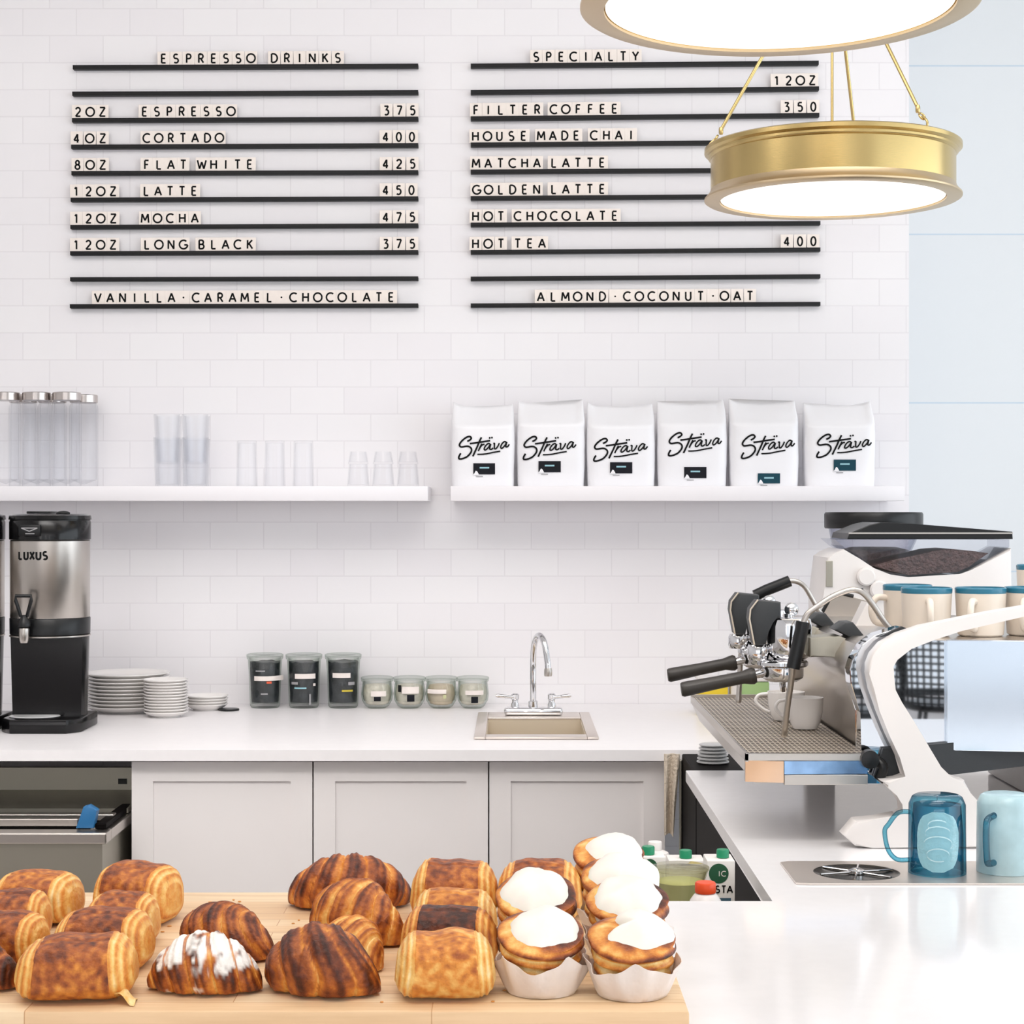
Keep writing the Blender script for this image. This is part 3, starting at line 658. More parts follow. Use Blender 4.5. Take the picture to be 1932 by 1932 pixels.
for k, (px, nm) in enumerate(((315, 'left'), (368, 'right'))):
    for Y, rw in ((5.14, 'front'), (5.245, 'back')):
        tumbler(px + (0 if rw == 'front' else 4), Y, 0, .032, .037, .135, 'lower %s glass tumbler of the %s nested pair beside the bottles' % (rw, nm), 'nested tall tumblers')
        tumbler(px + (0 if rw == 'front' else 4), Y, .064, .0285, .0365, .135, 'upper %s glass tumbler nested in the %s pair beside the bottles' % (rw, nm), 'nested tall tumblers')
for k, px in enumerate((466, 518.5, 572.5)):
    tumbler(px, 5.17, 0, .0265, .0295, .127, 'straight glass, %s of the three between nested tumblers and short glasses' % ORD[k], 'three straight glasses', True)
for k, px in enumerate((676, 723, 770)):
    tumbler(px, 5.17, 0, .031, .026, .062, 'lower short glass, %s of the three stacks at the shelf end' % ORD[k], 'short stacked glasses')
    tumbler(px, 5.17, .0625, .0285, .0225, .034, 'upper short glass, %s of the three stacks at the shelf end' % ORD[k], 'short stacked glasses')

# ------------------------------------------------------------------ coffee dispensers
def dispenser(lab):
    t = thing('coffee_dispenser', lab, 'coffee dispenser', (0, 0, 0), 'coffee dispensers on the back worktop')
    r = .1
    g = G(); g.prism([(-.1, .09), (.1, .09), (.1, -.085), (.07, -.125), (-.07, -.125), (-.1, -.085)], 0, .035, bev=.004, ax='z'); g.obj('base', MAT['blackgloss'], t)
    G().lathe([(.062, .0355), (.064, .037), (.062, .0385)], (-.025, -.055, 0), 32, sy=.75).obj('drip_mat', MAT['lidplastic'], t)
    g = G(); n = 36
    def col(i, j):
        a = PI * (-.12 + 1.24 * j / (n - 1)); z = .035 + .2 * i / 5; k = .93 + .05 * i / 5
        return (r * k * math.cos(a), r * k * math.sin(a), z)
    V = g.grid(col, 6, n)
    for i in range(5): g.bm.faces.new((V[i][0], V[i + 1][0], V[i + 1][-1], V[i][-1]))
    g.bm.faces.new(V[0]); g.bm.faces.new(V[-1][::-1]); g.obj('stand_column', MAT['blackgloss'], t)
    G().lathe([(.099, .235), (.101, .2355), (.101, .239), (.099, .2395)], (0, 0, 0), 48).obj('trim_ring', MAT['steel'], t)
    G().lathe([(.098, .24), (.1, .242), (.1005, .281), (.099, .283)], (0, 0, 0), 48).obj('lower_band', MAT['black'], t)
    G().lathe([(.0985, .2835), (.0995, .285), (.0995, .477), (.0985, .478)], (0, 0, 0), 64).obj('steel_body', MAT['steel'], t)
    G().lathe([(.0985, .4785), (.1015, .481), (.1015, .525), (.1, .527), (.1, .53), (.103, .531), (.1015, .541), (.09, .545)], (0, 0, 0), 48).obj('top_collar', MAT['blackgloss'], t)
    g = G(); g.box(-.045, .015, -.06, .02, .5455, .552, .002); g.ball((.045, -.05, .547), .018, .012, .006); g.obj('lid_latch', MAT['black'], t)
    g = G(); g.box(-.052, .002, -.108, -.094, .49, .518, .002); dp = g.obj('display', MAT['black'], t)
    g = G(); f = lambda x, z: Vector((x, -.1085, z))
    for a, b in (((-.045, .51), (-.025, .502)), ((-.025, .502), (-.005, .51)), ((-.045, .51), (-.005, .51)), ((-.035, .496), (-.012, .496))): g.ribbon([a, b], .0025, f)
    g.obj('display_mark', MAT['greyprint'], dp, smooth=False)
    g = G(); fl = lambda x, z: Vector((x, -math.sqrt(.0999 ** 2 - min(x * x, .0099)), z))
    write(g, 'LUXUS', -.054, .432, .0185, .0175, fl, .0165, .27); g.obj('lettering', MAT['letter'], t, smooth=False)
    # tap: loop handle, valve, spout
    tx = -.036
    g = G(); g.tube([(tx - .008, -.118, .292), (tx - .019, -.122, .33), (tx - .019, -.122, .342), (tx + .019, -.122, .342), (tx + .019, -.122, .33), (tx + .008, -.118, .292)], .0045, 10, closed=True)
    tp = g.obj('tap', MAT['black'], t)
    G().lathe([(.01, .262), (.016, .266), (.016, .276), (.009, .286), (.0085, .293)], (tx, -.116, 0), 20).box(tx - .008, tx + .008, -.112, -.095, .262, .276, .002).obj('tap_body', MAT['black'], tp)
    G().lathe([(.0095, .225), (.012, .232), (.0135, .258), (.0125, .2615)], (tx, -.116, 0), 20).obj('spout', MAT['steel'], tp)
    return t
d0 = dispenser('stainless and black coffee dispenser lettered LUXUS, wholly in the photo')
d0.location = (-1.175, 4.72, CT)
d1 = copy_tree(d0); d1.location = (-1.394, 4.72, CT); d1['label'] = 'coffee dispenser of which only a dark sliver shows at the photo edge'

# ------------------------------------------------------------------ plates
def plate_mesh(r, h):
    g = G(); g.lathe([(.0005, .0035), (r * .55, .003), (r * .6, 0), (r * .64, 0), (r * .66, .003), (r * .86, h * .55), (r, h), (r * .998, h + .0022), (r * .97, h + .002), (r * .84, h * .62 + .002), (r * .62, .0062), (.0005, .006)], (0, 0, 0), 56, caps=False)
    o = g.obj('plate', MAT['porcelain']); me = o.data; bpy.data.objects.remove(o); return me
def stack(px, Y, r, n, dz, h, nm, cat, desc, where):
    me = plate_mesh(r, h); lean = 0
    for k in range(n):
        o = bpy.data.objects.new(nm, me); COL.objects.link(o); lean += random.uniform(-.0006, .0006)
        o.location = (X(px, Y) + lean, Y, CT + k * dz); o.rotation_euler = (0, 0, random.random() * 6)
        p = n - 1 - k; pos = ('topmost' if p == 0 else ('bottom one' if k == 0 else (('second third fourth fifth sixth seventh eighth ninth tenth eleventh twelfth'.split()[p - 1]) + ' from top')))
        tag(o, '%s, %s of %s' % (desc, pos, where), cat, '%ss in %s' % (nm.replace('_', ' '), where))
stack(240, 5.12, .117, 10, .0098, .018, 'dinner_plate', 'plate', 'white dinner plate', 'the wide stack beside the coffee dispenser')
stack(313.5, 4.985, .0592, 12, .0078, .014, 'saucer', 'plate', 'white saucer', 'the tall narrow stack')
stack(390, 5.16, .0585, 4, .0078, .016, 'side_plate', 'plate', 'white side plate', 'the low stack by the black lid')
o = G().lathe([(.0005, 0), (.027, 0), (.0285, .0015), (.0285, .004), (.027, .0055), (.0005, .0055)], (X(432, 5.14), 5.14, CT), 32, caps=False).obj('jar_lid', MAT['black'], None, loc=(X(432, 5.14), 5.14, CT))
tag(o, 'small flat black lid lying between the low plate stack and jars', 'lid')

# ------------------------------------------------------------------ jars
def tall_jar(px, lab, marks):
    Y = 5.225; c = Vector((X(px, Y), Y, CT)); t = thing('tall_glass_jar', lab, 'jar', c, 'tall glass jars of tea packets')
    G().lathe([(.0005, .001), (.038, .0), (.042, .006), (.0455, .10), (.048, .135), (.051, .138), (.051, .141), (.044, .140), (.0415, .10), (.038, .012), (.0005, .010)], c, 40, caps=False).obj('body', MAT['jarglass'], t)
    G().lathe([(.0005, .143), (.046, .142), (.0515, .1425), (.0515, .149), (.048, .151), (.040, .1495), (.0005, .149)], c, 40, caps=False).obj('glass_lid', MAT['jarglass'], t)
    g = G()
    def fn(i, j):
        a = 2 * PI * j / 40; z = .016 + .113 * i / 10; r = (.0385 + .0045 * i / 10) * (1 + .02 * noise.noise(Vector((math.cos(a) * 2, math.sin(a) * 2, z * 30 + px))))
        return c + Vector((r * math.cos(a), r * math.sin(a), z + (.006 * noise.noise(Vector((math.cos(a) * 2 + px, math.sin(a) * 2, 0))) if i == 10 else 0)))
    g.grid(fn, 11, 40, cv=True, cap0=True, cap1=True); ct = g.obj('tea_packets', MAT['tea'], t)
    Yf = Y - .045
    def lab_patch(nm, x0, x1, y0, y1, m, par, dr=.0012):
        g = G()
        def fn(i, j):
            x = X(x0 + (x1 - x0) * i / 8, Yf) - c.x; z = Z(y0 + (y1 - y0) * j / 2, Yf); rr = .042 + .0035 * (z - CT) / .1 + dr
            return (c.x + x, Y - math.sqrt(max(rr * rr - x * x, 1e-5)), z)
        g.grid(fn, 9, 3); return g.obj(nm, m, par, smooth=True)
    for (nm, x0, x1, y0, y1, m) in marks: lab_patch(nm, x0, x1, y0, y1, MAT[m], t)
    return t
tall_jar(500, 'tall glass jar with the widest white label and a red dot, beside black lid', [('label', 479, 531, 1276, 1285, 'paper'), ('packet_print', 503, 512, 1286, 1290, 'red'), ('packet_print', 482, 500, 1265, 1267.5, 'greyprint'), ('packet_print', 492, 505, 1308, 1311, 'greyprint')])
tall_jar(573.5, 'middle tall glass jar, packets crossed by slanting white lines', [('label', 556, 594, 1271.5, 1281, 'paper'), ('packet_print', 549, 562, 1287, 1292, 'greyprint'), ('packet_print', 555, 578, 1297, 1300, 'pale'), ('packet_print', 590, 594, 1290, 1295, 'paper'), ('packet_print', 583, 586, 1310, 1330, 'greyprint')])
tall_jar(647.5, 'tall glass jar with a yellow mark, beside the low round jars', [('label', 627, 661, 1270, 1279, 'paper'), ('packet_print', 657, 668, 1287, 1293, 'greyprint'), ('packet_print', 645, 665, 1302, 1305.5, 'yellowprint')])
def tulip_jar(px, lab, fill, marks):
    Y = 5.21; c = Vector((X(px, Y), Y, CT)); t = thing('round_glass_jar', lab, 'jar', c, 'low round glass jars of tea bags')
    G().lathe([(.0005, .001), (.024, 0), (.033, .006), (.0425, .022), (.0450, .04), (.0425, .062), (.041, .072), (.0445, .076), (.0445, .079), (.039, .078), (.039, .062), (.0415, .04), (.038, .022), (.0005, .008)], c, 40, caps=False).obj('body', MAT['jarglass'], t)
    G().lathe([(.0005, .081), (.041, .080), (.0455, .0805), (.0455, .086), (.042, .088), (.0005, .087)], c, 40, caps=False).obj('glass_lid', MAT['jarglass'], t)
    g = G()
    prof = [(.02, .0095), (.031, .013), (.0375, .025), (.0395, .04), (.0375, .058), (.033, .066)]
    def fn(i, j):
        a = 2 * PI * j / 40; r, z = prof[i]; k = 1 + .05 * noise.noise(Vector((math.cos(a) * 3 + px, math.sin(a) * 3, z * 60)))
        return c + Vector((r * k * .98 * math.cos(a), r * k * .98 * math.sin(a), z))
    g.grid(fn, 6, 40, cv=True, cap0=True, cap1=True); g.obj('tea_bags', MAT[fill], t)
    Yf = Y - .043
    for (nm, x0, x1, y0, y1, m) in marks:
        g = G()
        def fn(i, j):
            x = X(x0 + (x1 - x0) * i / 6, Yf) - c.x; z = Z(y0 + (y1 - y0) * j / 3, Yf); h = z - CT
            rr = .0463 if .025 < h < .055 else .0440
            return (c.x + x, Y - math.sqrt(max(rr * rr - x * x, 1e-5)), z)
        g.grid(fn, 7, 4); g.obj(nm, MAT[m], t)
tulip_jar(711.5, 'low round jar beside the tall jars, pale tea bags with dark square', 'herbs', [('label', 700, 728, 1304, 1314, 'paper'), ('tea_tag', 705.5, 718.5, 1314.5, 1323, 'navy')])
tulip_jar(772.5, 'low round jar with dark square low on it, second from tall jars', 'herbs', [('label', 758, 790, 1296, 1309, 'paper'), ('tea_tag', 768, 782, 1311, 1324, 'navy'), ('packet_print', 750.5, 757, 1293, 1306, 'black')])
tulip_jar(832.5, 'low round jar of tan packets without a dark square', 'tan', [('label', 806, 842, 1301, 1309, 'paper'), ('packet_print', 836, 842, 1311, 1318, 'liquid')])
tulip_jar(892, 'low round jar nearest the faucet with a tilted dark square', 'herbs', [('label', 878, 912, 1303, 1311, 'paper'), ('tea_tag', 889, 902, 1314.5, 1326.5, 'navy')])

# ------------------------------------------------------------------ towel, lids, boxes by the machine
g = G(); n = 26
def tw(side):
    def fn(i, j):
        u = i / n; v = j / 12; z = Z(1424, 4.25) + (Z(1578, 4.25) - Z(1424, 4.25)) * u
        x = X(1254, 4.25) + (X(1284 - 8 * u, 4.25) - X(1254, 4.25)) * v + .006 * u * math.sin(v * 4)
        y = 4.268 - .007 * math.sin(v * 9 + u * 2) - .004 * u * math.sin(v * 14) + side
        return (x, y, z + .004 * math.sin(v * 7) * u)
    return fn
A = g.grid(tw(-.004), n + 1, 13); B = g.grid(tw(.002), n + 1, 13)
for i in range(n):
    for j in (0, 12): g.bm.faces.new((A[i][j], A[i + 1][j], B[i + 1][j], B[i][j]))
for i in (0, n):
    for j in range(12): g.bm.faces.new((A[i][j], A[i][j + 1], B[i][j + 1], B[i][j]))
tag(g.obj('hanging_towel', MAT['towel']), 'beige towel hanging at the cabinet end under the back worktop', 'towel')
LY = 4.12; lzb = CT - .0075
for k in range(6):
    c = (X(1345, LY), LY, lzb + k * .0075); r = .034 - .001 * k
    o = G().lathe([(.0005, 0), (r - .006, 0), (r, .0015), (r + .002, .0025), (r + .002, .0045), (r - .003, .0062), (r - .01, .0072), (.0005, .0072)], c, 32, caps=False).obj('cup_lid', MAT['lidplastic'], None, loc=c)
    tag(o, 'milky plastic cup lid by the drip tray, %s of its stack' % ('bottom one' if k == 0 else ('topmost' if k == 5 else ORD[k] + ' from the bottom')), 'cup lid', 'stacked cup lids by the drip tray')
def small_box(nm, x0, x1, y0, Y, d, m, lab, lidm=None):
    t = thing(nm, lab, 'container', (X((x0 + x1) / 2, Y), Y + d / 2, CT))
    G().box(X(x0, Y), X(x1, Y), Y, Y + d, CT, Z(y0, Y), .006).obj('body', MAT[m], t)
    G().box(X(x0, Y) - .003, X(x1, Y) + .003, Y - .003, Y + d + .003, Z(y0, Y), Z(y0, Y) + .008, .003).obj('lid', MAT[lidm or 'white'], t)
small_box('yellow_tub', 1318, 1374, 1284, 5.0, .08, 'yellow', 'yellow tub with white lid on the back worktop behind the portafilters')
small_box('white_tub', 1378, 1392, 1278, 5.02, .06, 'white', 'narrow white tub between the yellow and green containers')
small_box('green_tub', 1398, 1452, 1286, 5.04, .08, 'lime', 'pale green container behind the portafilters and cups')

# ------------------------------------------------------------------ cartons, tub and jug behind the front worktop
SZ = CZ - .72
def carton(px0, px1, ytop, Y, d, cap, lab):
    x0, x1 = X(px0, Y), X(px1, Y); zt = Z(ytop, Y); t = thing('drink_carton', lab, 'carton', ((x0 + x1) / 2, Y + d / 2, SZ), 'plant milk cartons behind the worktop')
    G().box(x0, x1, Y, Y + d, SZ, zt, .002).obj('body', MAT['carton'], t)
    cxp = X(cap[0], Y); cr = cap[1] * Y / F
    G().lathe([(cr * .85, zt), (cr, zt + .001), (cr, zt + .012), (cr * .9, zt + .0135)], (cxp, Y + d * .42, 0), 24).obj('screw_cap', MAT['green'], t)
    return t
t = carton(1204, 1256, 1617, 2.92, .05, (1225, 12), 'white carton with dark green patch, beside the rearmost iced bun')
g = G(); f = lambda x, z: Vector((x, 2.9195, z))
g.disc((X(1226, 2.92), Z(1634, 2.92)), .0115, f, 20); g.obj('print', MAT['dkgreen'], t, smooth=False)
carton(1262, 1330, 1624, 3.02, .055, (1296, 12), 'white carton behind the pale tub')
t = carton(1334, 1387, 1624, 2.9, .06, (1367, 12), 'white carton lettered STA under the edge of the right worktop')
f = lambda x, z: Vector((x, 2.8994, z)); f2 = lambda x, z: Vector((x, 2.8990, z))
g = G(); g.disc((X(1356, 2.9), Z(1648, 2.9)), .0155, f, 28); pr = g.obj('logo_disc', MAT['dkgreen'], t, smooth=False)
g = G(); write(g, 'IC', X(1357, 2.9), Z(1653, 2.9), .0078, .0085, f2, .0068, .16); g.obj('disc_lettering', MAT['paper'], pr, smooth=False)
g = G(); write(g, 'STA', X(1354, 2.9), Z(1684, 2.9), .0105, .0105, f2, .0095, .2); g.obj('lettering', MAT['letter'], t, smooth=False)
g = G(); g.grid(lambda i, j: f2(X(1357 + 22 * i, 2.9), Z(1694 + 8 * j, 2.9)), 2, 2); g.obj('print_bar', MAT['bluebar'], t, smooth=False)
Y = 3.1; c = (X(1236, Y), Y, 0); t = thing('squeeze_bottle', 'white bottle behind the first carton', 'bottle', (c[0], Y, SZ))
zz = lambda p: Z(p, 3.1)
G().lathe([(.026, SZ), (.028, SZ + .004), (.028, zz(1622)), (.022, zz(1608)), (.011, zz(1603))], c, 28).obj('body', MAT['white'], t)
G().lathe([(.0115, zz(1603)), (.0115, zz(1589)), (.0105, zz(1587.5))], c, 24).obj('cap', MAT['white'], t)
Y = 2.82; c = (X(1283, Y), Y, 0); zz = lambda p: Z(p, 2.82); t = thing('plastic_tub', 'clear pale green tub with lid behind the worktop beside the buns', 'tub', (c[0], Y, SZ))
r = 1 * Y / F
G().lathe([(.0005, SZ + .001), (27 * r, SZ), (30 * r, SZ + .01), (37 * r, zz(1692)), (50 * r, zz(1650)), (53 * r, zz(1640)), (51 * r, zz(1640)), (35 * r, zz(1692)), (.0005, SZ + .004)], c, 40, caps=False).obj('body', MAT['tub'], t)
G().lathe([(26 * r, SZ + .006), (35 * r, zz(1692)), (45 * r, zz(1662)), (43 * r, zz(1661))], c, 40).obj('contents', MAT['liquid'], t)
G().lathe([(.0005, zz(1636)), (52 * r, zz(1639)), (55 * r, zz(1640)), (55 * r, zz(1635)), (50 * r, zz(1633)), (.0005, zz(1634))], c, 40, caps=False).obj('tub_lid', MAT['tub'], t)
Y = 2.7; c = (X(1331, Y), Y, 0); zz = lambda p: Z(p, 2.7); r = Y / F; t = thing('milk_jug', 'white plastic jug with an orange cap in front of the STA carton', 'jug', (c[0], Y, SZ))
G().lathe([(30 * r, SZ), (33 * r, SZ + .01), (33 * r, zz(1710)), (29 * r, zz(1698)), (22 * r, zz(1688)), (18 * r, zz(1685))], c, 32).obj('body', MAT['white'], t)
G().lathe([(19 * r, zz(1684)), (20 * r, zz(1682)), (20 * r, zz(1667)), (18 * r, zz(1664))], c, 28).obj('cap', MAT['orange'], t)

# ------------------------------------------------------------------ glass rinser and blue mugs
t = thing('glass_rinser', 'steel glass rinser plate with round spray basin set in the worktop', 'rinser', (.7, 2.82, CT))
rc = (X(1616, 2.818), 2.818)
g = G(); RZ = CT + .003; n = 48; x0, x1, y0, y1 = .419, 1.02, 2.734, 2.908
outer = []
for k in range(n):
    a = 2 * PI * k / n; c_, s_ = math.cos(a), math.sin(a); tm = 9
    if c_ > 1e-6: tm = min(tm, (x1 - rc[0]) / c_)
    if c_ < -1e-6: tm = min(tm, (x0 - rc[0]) / c_)
    if s_ > 1e-6: tm = min(tm, (y1 - rc[1]) / s_)
    if s_ < -1e-6: tm = min(tm, (y0 - rc[1]) / s_)
    outer.append((rc[0] + c_ * tm, rc[1] + s_ * tm))
def rp(i, j):
    a = 2 * PI * j / n
    if i < 2: return (outer[j][0], outer[j][1], CT + .0004 if i == 0 else RZ)
    return (rc[0] + .0652 * math.cos(a), rc[1] + .0652 * math.sin(a), RZ if i == 2 else CT + .0004)
g.grid(rp, 4, n, cv=True); g.obj('plate', MAT['sinksteel'], t, smooth=False)
G().lathe([(.0648, CT + .0028), (.063, CT + .0018), (.045, CT + .0008), (.0005, CT + .0006)], (rc[0], rc[1], 0), 48, caps=False).obj('basin', mat('dark_basin_steel', rgb(70, 64, 54), .25, 1), t)
g = G()
for k in range(6):
    a = k * PI / 3 + .3; g.tube([(rc[0] + .012 * math.cos(a), rc[1] + .012 * math.sin(a), CT + .0035), (rc[0] + .06 * math.cos(a), rc[1] + .06 * math.sin(a), CT + .003)], .0016, 8)
g.lathe([(.0125, CT + .002), (.0125, CT + .006), (.006, CT + .009), (.0005, CT + .0095)], (rc[0], rc[1], 0), 20, caps=False)
g.obj('spray_star', MAT['chrome'], t)
def glass_mug(px, Y, lab, ang, milk):
    c = Vector((X(px, Y), Y, RZ + .0003)); t = thing('glass_mug', lab, 'mug', c, 'upturned blue glass mugs on the rinser')
    h = .118; r = .0435
    G().lathe([(r, 0), (r, .006), (r - .0005, .06), (r - .001, h - .014), (r - .006, h - .003), (r - .011, h), (.0005, h - .002), (.0005, h - .010), (r - .008, h - .014), (r - .0045, .06), (r - .004, .001)], c, 48, caps=False).obj('body', MAT['mugmilk' if milk else 'jarblue'], t)
    d = Vector((math.cos(R(ang)), math.sin(R(ang)), 0)); P = [c + d * (r - .001) + Vector((0, 0, h - .026))]
    for u, z in ((.016, h - .028), (.03, h - .045), (.036, .062), (.031, .035), (.018, .02), (-.001, .019)): P.append(c + d * (r + u) + Vector((0, 0, z)))
    if milk: P = [c + d * (r - .001) + Vector((0, 0, h - .028)), c + d * (r + .018) + Vector((0, 0, h - .03)), c + d * (r + .026) + Vector((0, 0, h - .036)), c + d * (r + .028) + Vector((0, 0, .06)), c + d * (r + .024) + Vector((0, 0, .026)), c + d * (r + .016) + Vector((0, 0, .02)), c + d * (r - .001) + Vector((0, 0, .019))]
    G().tube(wire(P, 6), .0036 if not milk else .005, 12).obj('handle', MAT['jarblue'], t)
    if not milk:
        g = G(); w_, z0_, z1_ = .03, .008, .098
        def fn(i, j):
            a = R(-100); v = j / 14; k = math.sqrt(max(0, 1 - abs(2 * v - 1) ** 2.6)); a = R(-101) + (i / 14 - .5) * 1.5 * (.25 + .75 * k)
            rr = r + .0012 + .0012 * noise.noise(Vector((i * .5, j * .5, 3)))
            return c + Vector((rr * math.cos(a), rr * math.sin(a), z0_ + (z1_ - z0_) * v))
        g.grid(fn, 15, 15); em = g.obj('embossed_panel', MAT['frostblue'], t)
        g = G()
        def fs(x, z):
            a = R(-101) + x; rr = r + .0032; return c + Vector((rr * math.cos(a), rr * math.sin(a), z))
        for cz_, rr_, a0, a1 in ((.066, .018, 20, 200), (.05, .02, -30, 170), (.034, .016, 0, 300), (.078, .014, 40, 210)):
            g.ribbon([(math.cos(R(a0 + (a1 - a0) * k / 14)) * rr_ / r * 1.0, cz_ + rr_ * .6 * math.sin(R(a0 + (a1 - a0) * k / 14))) for k in range(15)], .002, fs)
        g.obj('scroll_relief', MAT['mugmilk'], em)
    return t
glass_mug(1768, 2.815, 'teal glass mug upside down beside the round rinser basin', 180, False)
glass_mug(1897, 2.825, 'milky pale blue glass mug upside down at the photo edge', 232, True)

# ------------------------------------------------------------------ espresso machine
EM = thing('espresso_machine', 'large white and steel two-group espresso machine on the right worktop', 'espresso machine', (.75, 3.5, CT))
def pxpoly(pts, Y): return [(X(a, Y), Z(b, Y)) for a, b in pts]
LEG_U = [(1990, 1131), (1932, 1142.5), (1858, 1155), (1784, 1170), (1734, 1180), (1689, 1194.7), (1659, 1212), (1642, 1232), (1634.5, 1252), (1634.5, 1269), (1639.5, 1299), (1654, 1339), (1672, 1383.5), (1692, 1426), (1709, 1465.5)]
LEG_F = [(1656, 1469), (1672, 1478), (1690, 1494), (1701, 1512), (1703, 1530), (1690, 1538), (1609, 1544), (1586, 1571), (1608, 1591), (1640, 1595), (1900, 1595), (1880, 1545), (1840, 1516), (1820, 1494), (1813, 1468), (1785, 1465.5)]
LEG_I = [(1769, 1443), (1744, 1401), (1719, 1358.7), (1695.4, 1321.4), (1684, 1299), (1677, 1279), (1675.5, 1254), (1684, 1239.4), (1714, 1222), (1759, 1204.6), (1808.5, 1188.5), (1858, 1177), (1932, 1160), (1990, 1148)]
G().prism(pxpoly(LEG_U + LEG_F + LEG_I, 3.055), 3.03, 3.074, bev=.004).obj('leg', MAT['white'], EM, sharp=30)
G().box(.62, .68, 3.9, 3.95, CT + .001, Z(1400, 3.1), .004).box(1.0, 1.06, 3.2, 3.9, CT + .001, Z(1400, 3.1), .004).obj('rear_leg', MAT['white'], EM)
YB = 3.14
BODY = [(1625, 1478), (1625, 1345), (1606, 1290), (1604, 1265), (1610, 1245), (1626, 1220), (1645, 1212), (1724, 1212), (2080, 1212), (2080, 1420), (1712, 1440), (1700, 1478)]
G().prism(pxpoly(BODY, YB), YB, 3.97, bev=.002).obj('body', MAT['steel'], EM, sharp=30)
EP = [(1625, 1480), (1625, 1345), (1605, 1290), (1603, 1265), (1609, 1245), (1626, 1217), (1650, 1198), (1700, 1183), (1717, 1189), (1728, 1208), (1786, 1208), (1786, 1414), (1704, 1420), (1696, 1480)]
ep = G().prism(pxpoly(EP, 3.09), 3.09, 3.137, bev=.0015).obj('end_panel', MAT['mirror'], EM, smooth=False)
G().prism(pxpoly([(1655, 1202), (1700, 1181.5), (1719, 1188.5), (1710, 1194)], 3.085), 3.078, 3.0895).obj('end_cap', MAT['charcoal'], ep, smooth=False)
g = G(); a, b = X(1787, 3.08), X(2060, 3.08); z0, z1 = Z(1416, 3.08), Z(1207, 3.08)
g.prism([(a, 3.078), (b, 3.042), (b, 3.052), (a, 3.0885)], z0, z1, bev=.0015, ax='z'); g.obj('back_panel', MAT['bluemirror'], EM, smooth=False)
G().prism(pxpoly([(1668, 1413), (1690, 1412), (1932, 1390), (2060, 1378), (2060, 1436), (1932, 1447), (1762, 1467), (1650, 1467)], 3.07), 3.0765, 3.0885, bev=.001).obj('lower_beam', MAT['charcoal'], EM, smooth=False)
# drip tray
TZ = CZ - .40; tx0, tx1 = .386, .5865
G().box(tx0 + .004, tx1, 3.075, 4.0, TZ - .004, TZ).obj('tray_grille', MAT['grille'], EM, smooth=False)
g = G(); g.box(tx0, tx0 + .004, 3.06, 4.0, TZ - .012, TZ + .002); g.box(tx0, tx1, 3.06, 3.0745, TZ - .01, TZ + .001); g.box(tx0, tx1, 4.0, 4.006, TZ - .012, TZ + .006); g.obj('tray_rim', MAT['steel'], EM, smooth=False)
g = G(); g.prism([(tx0 + .001, TZ - .0125), (tx1, TZ - .0125), (tx1, TZ - .05), (tx0 + .018, TZ - .05)], 3.08, 3.995); g.obj('tray_side', MAT['white'], EM, smooth=False)
g = G(); xm = X(1478, 3.06); g.prism([(tx0, 3.068), (xm, 3.055), (xm, 3.078), (tx0, 3.078)], TZ - .046, TZ - .0105, ax='z'); g.obj('tray_front', mat('peach_reflection_steel', rgb(236, 210, 188), .18, 1, var=(14, .12)), EM, smooth=False)  # peach reflection on the chrome front, put into the colour
g = G(); g.prism([(xm + .001, 3.055), (tx1, 3.062), (tx1, 3.078), (xm + .001, 3.078)], TZ - .032, TZ - .0105, ax='z'); g.obj('tray_front', mat('blue_reflection_steel', rgb(150, 184, 224), .2, .8, var=(26, .25)), EM, smooth=False)  # blue stands in for a reflection on chrome, painted into the base colour
G().box(xm + .001, tx1, 3.057, 3.078, TZ - .05, TZ - .033, .001).obj('tray_lower_strip', MAT['steel'], EM, smooth=False)
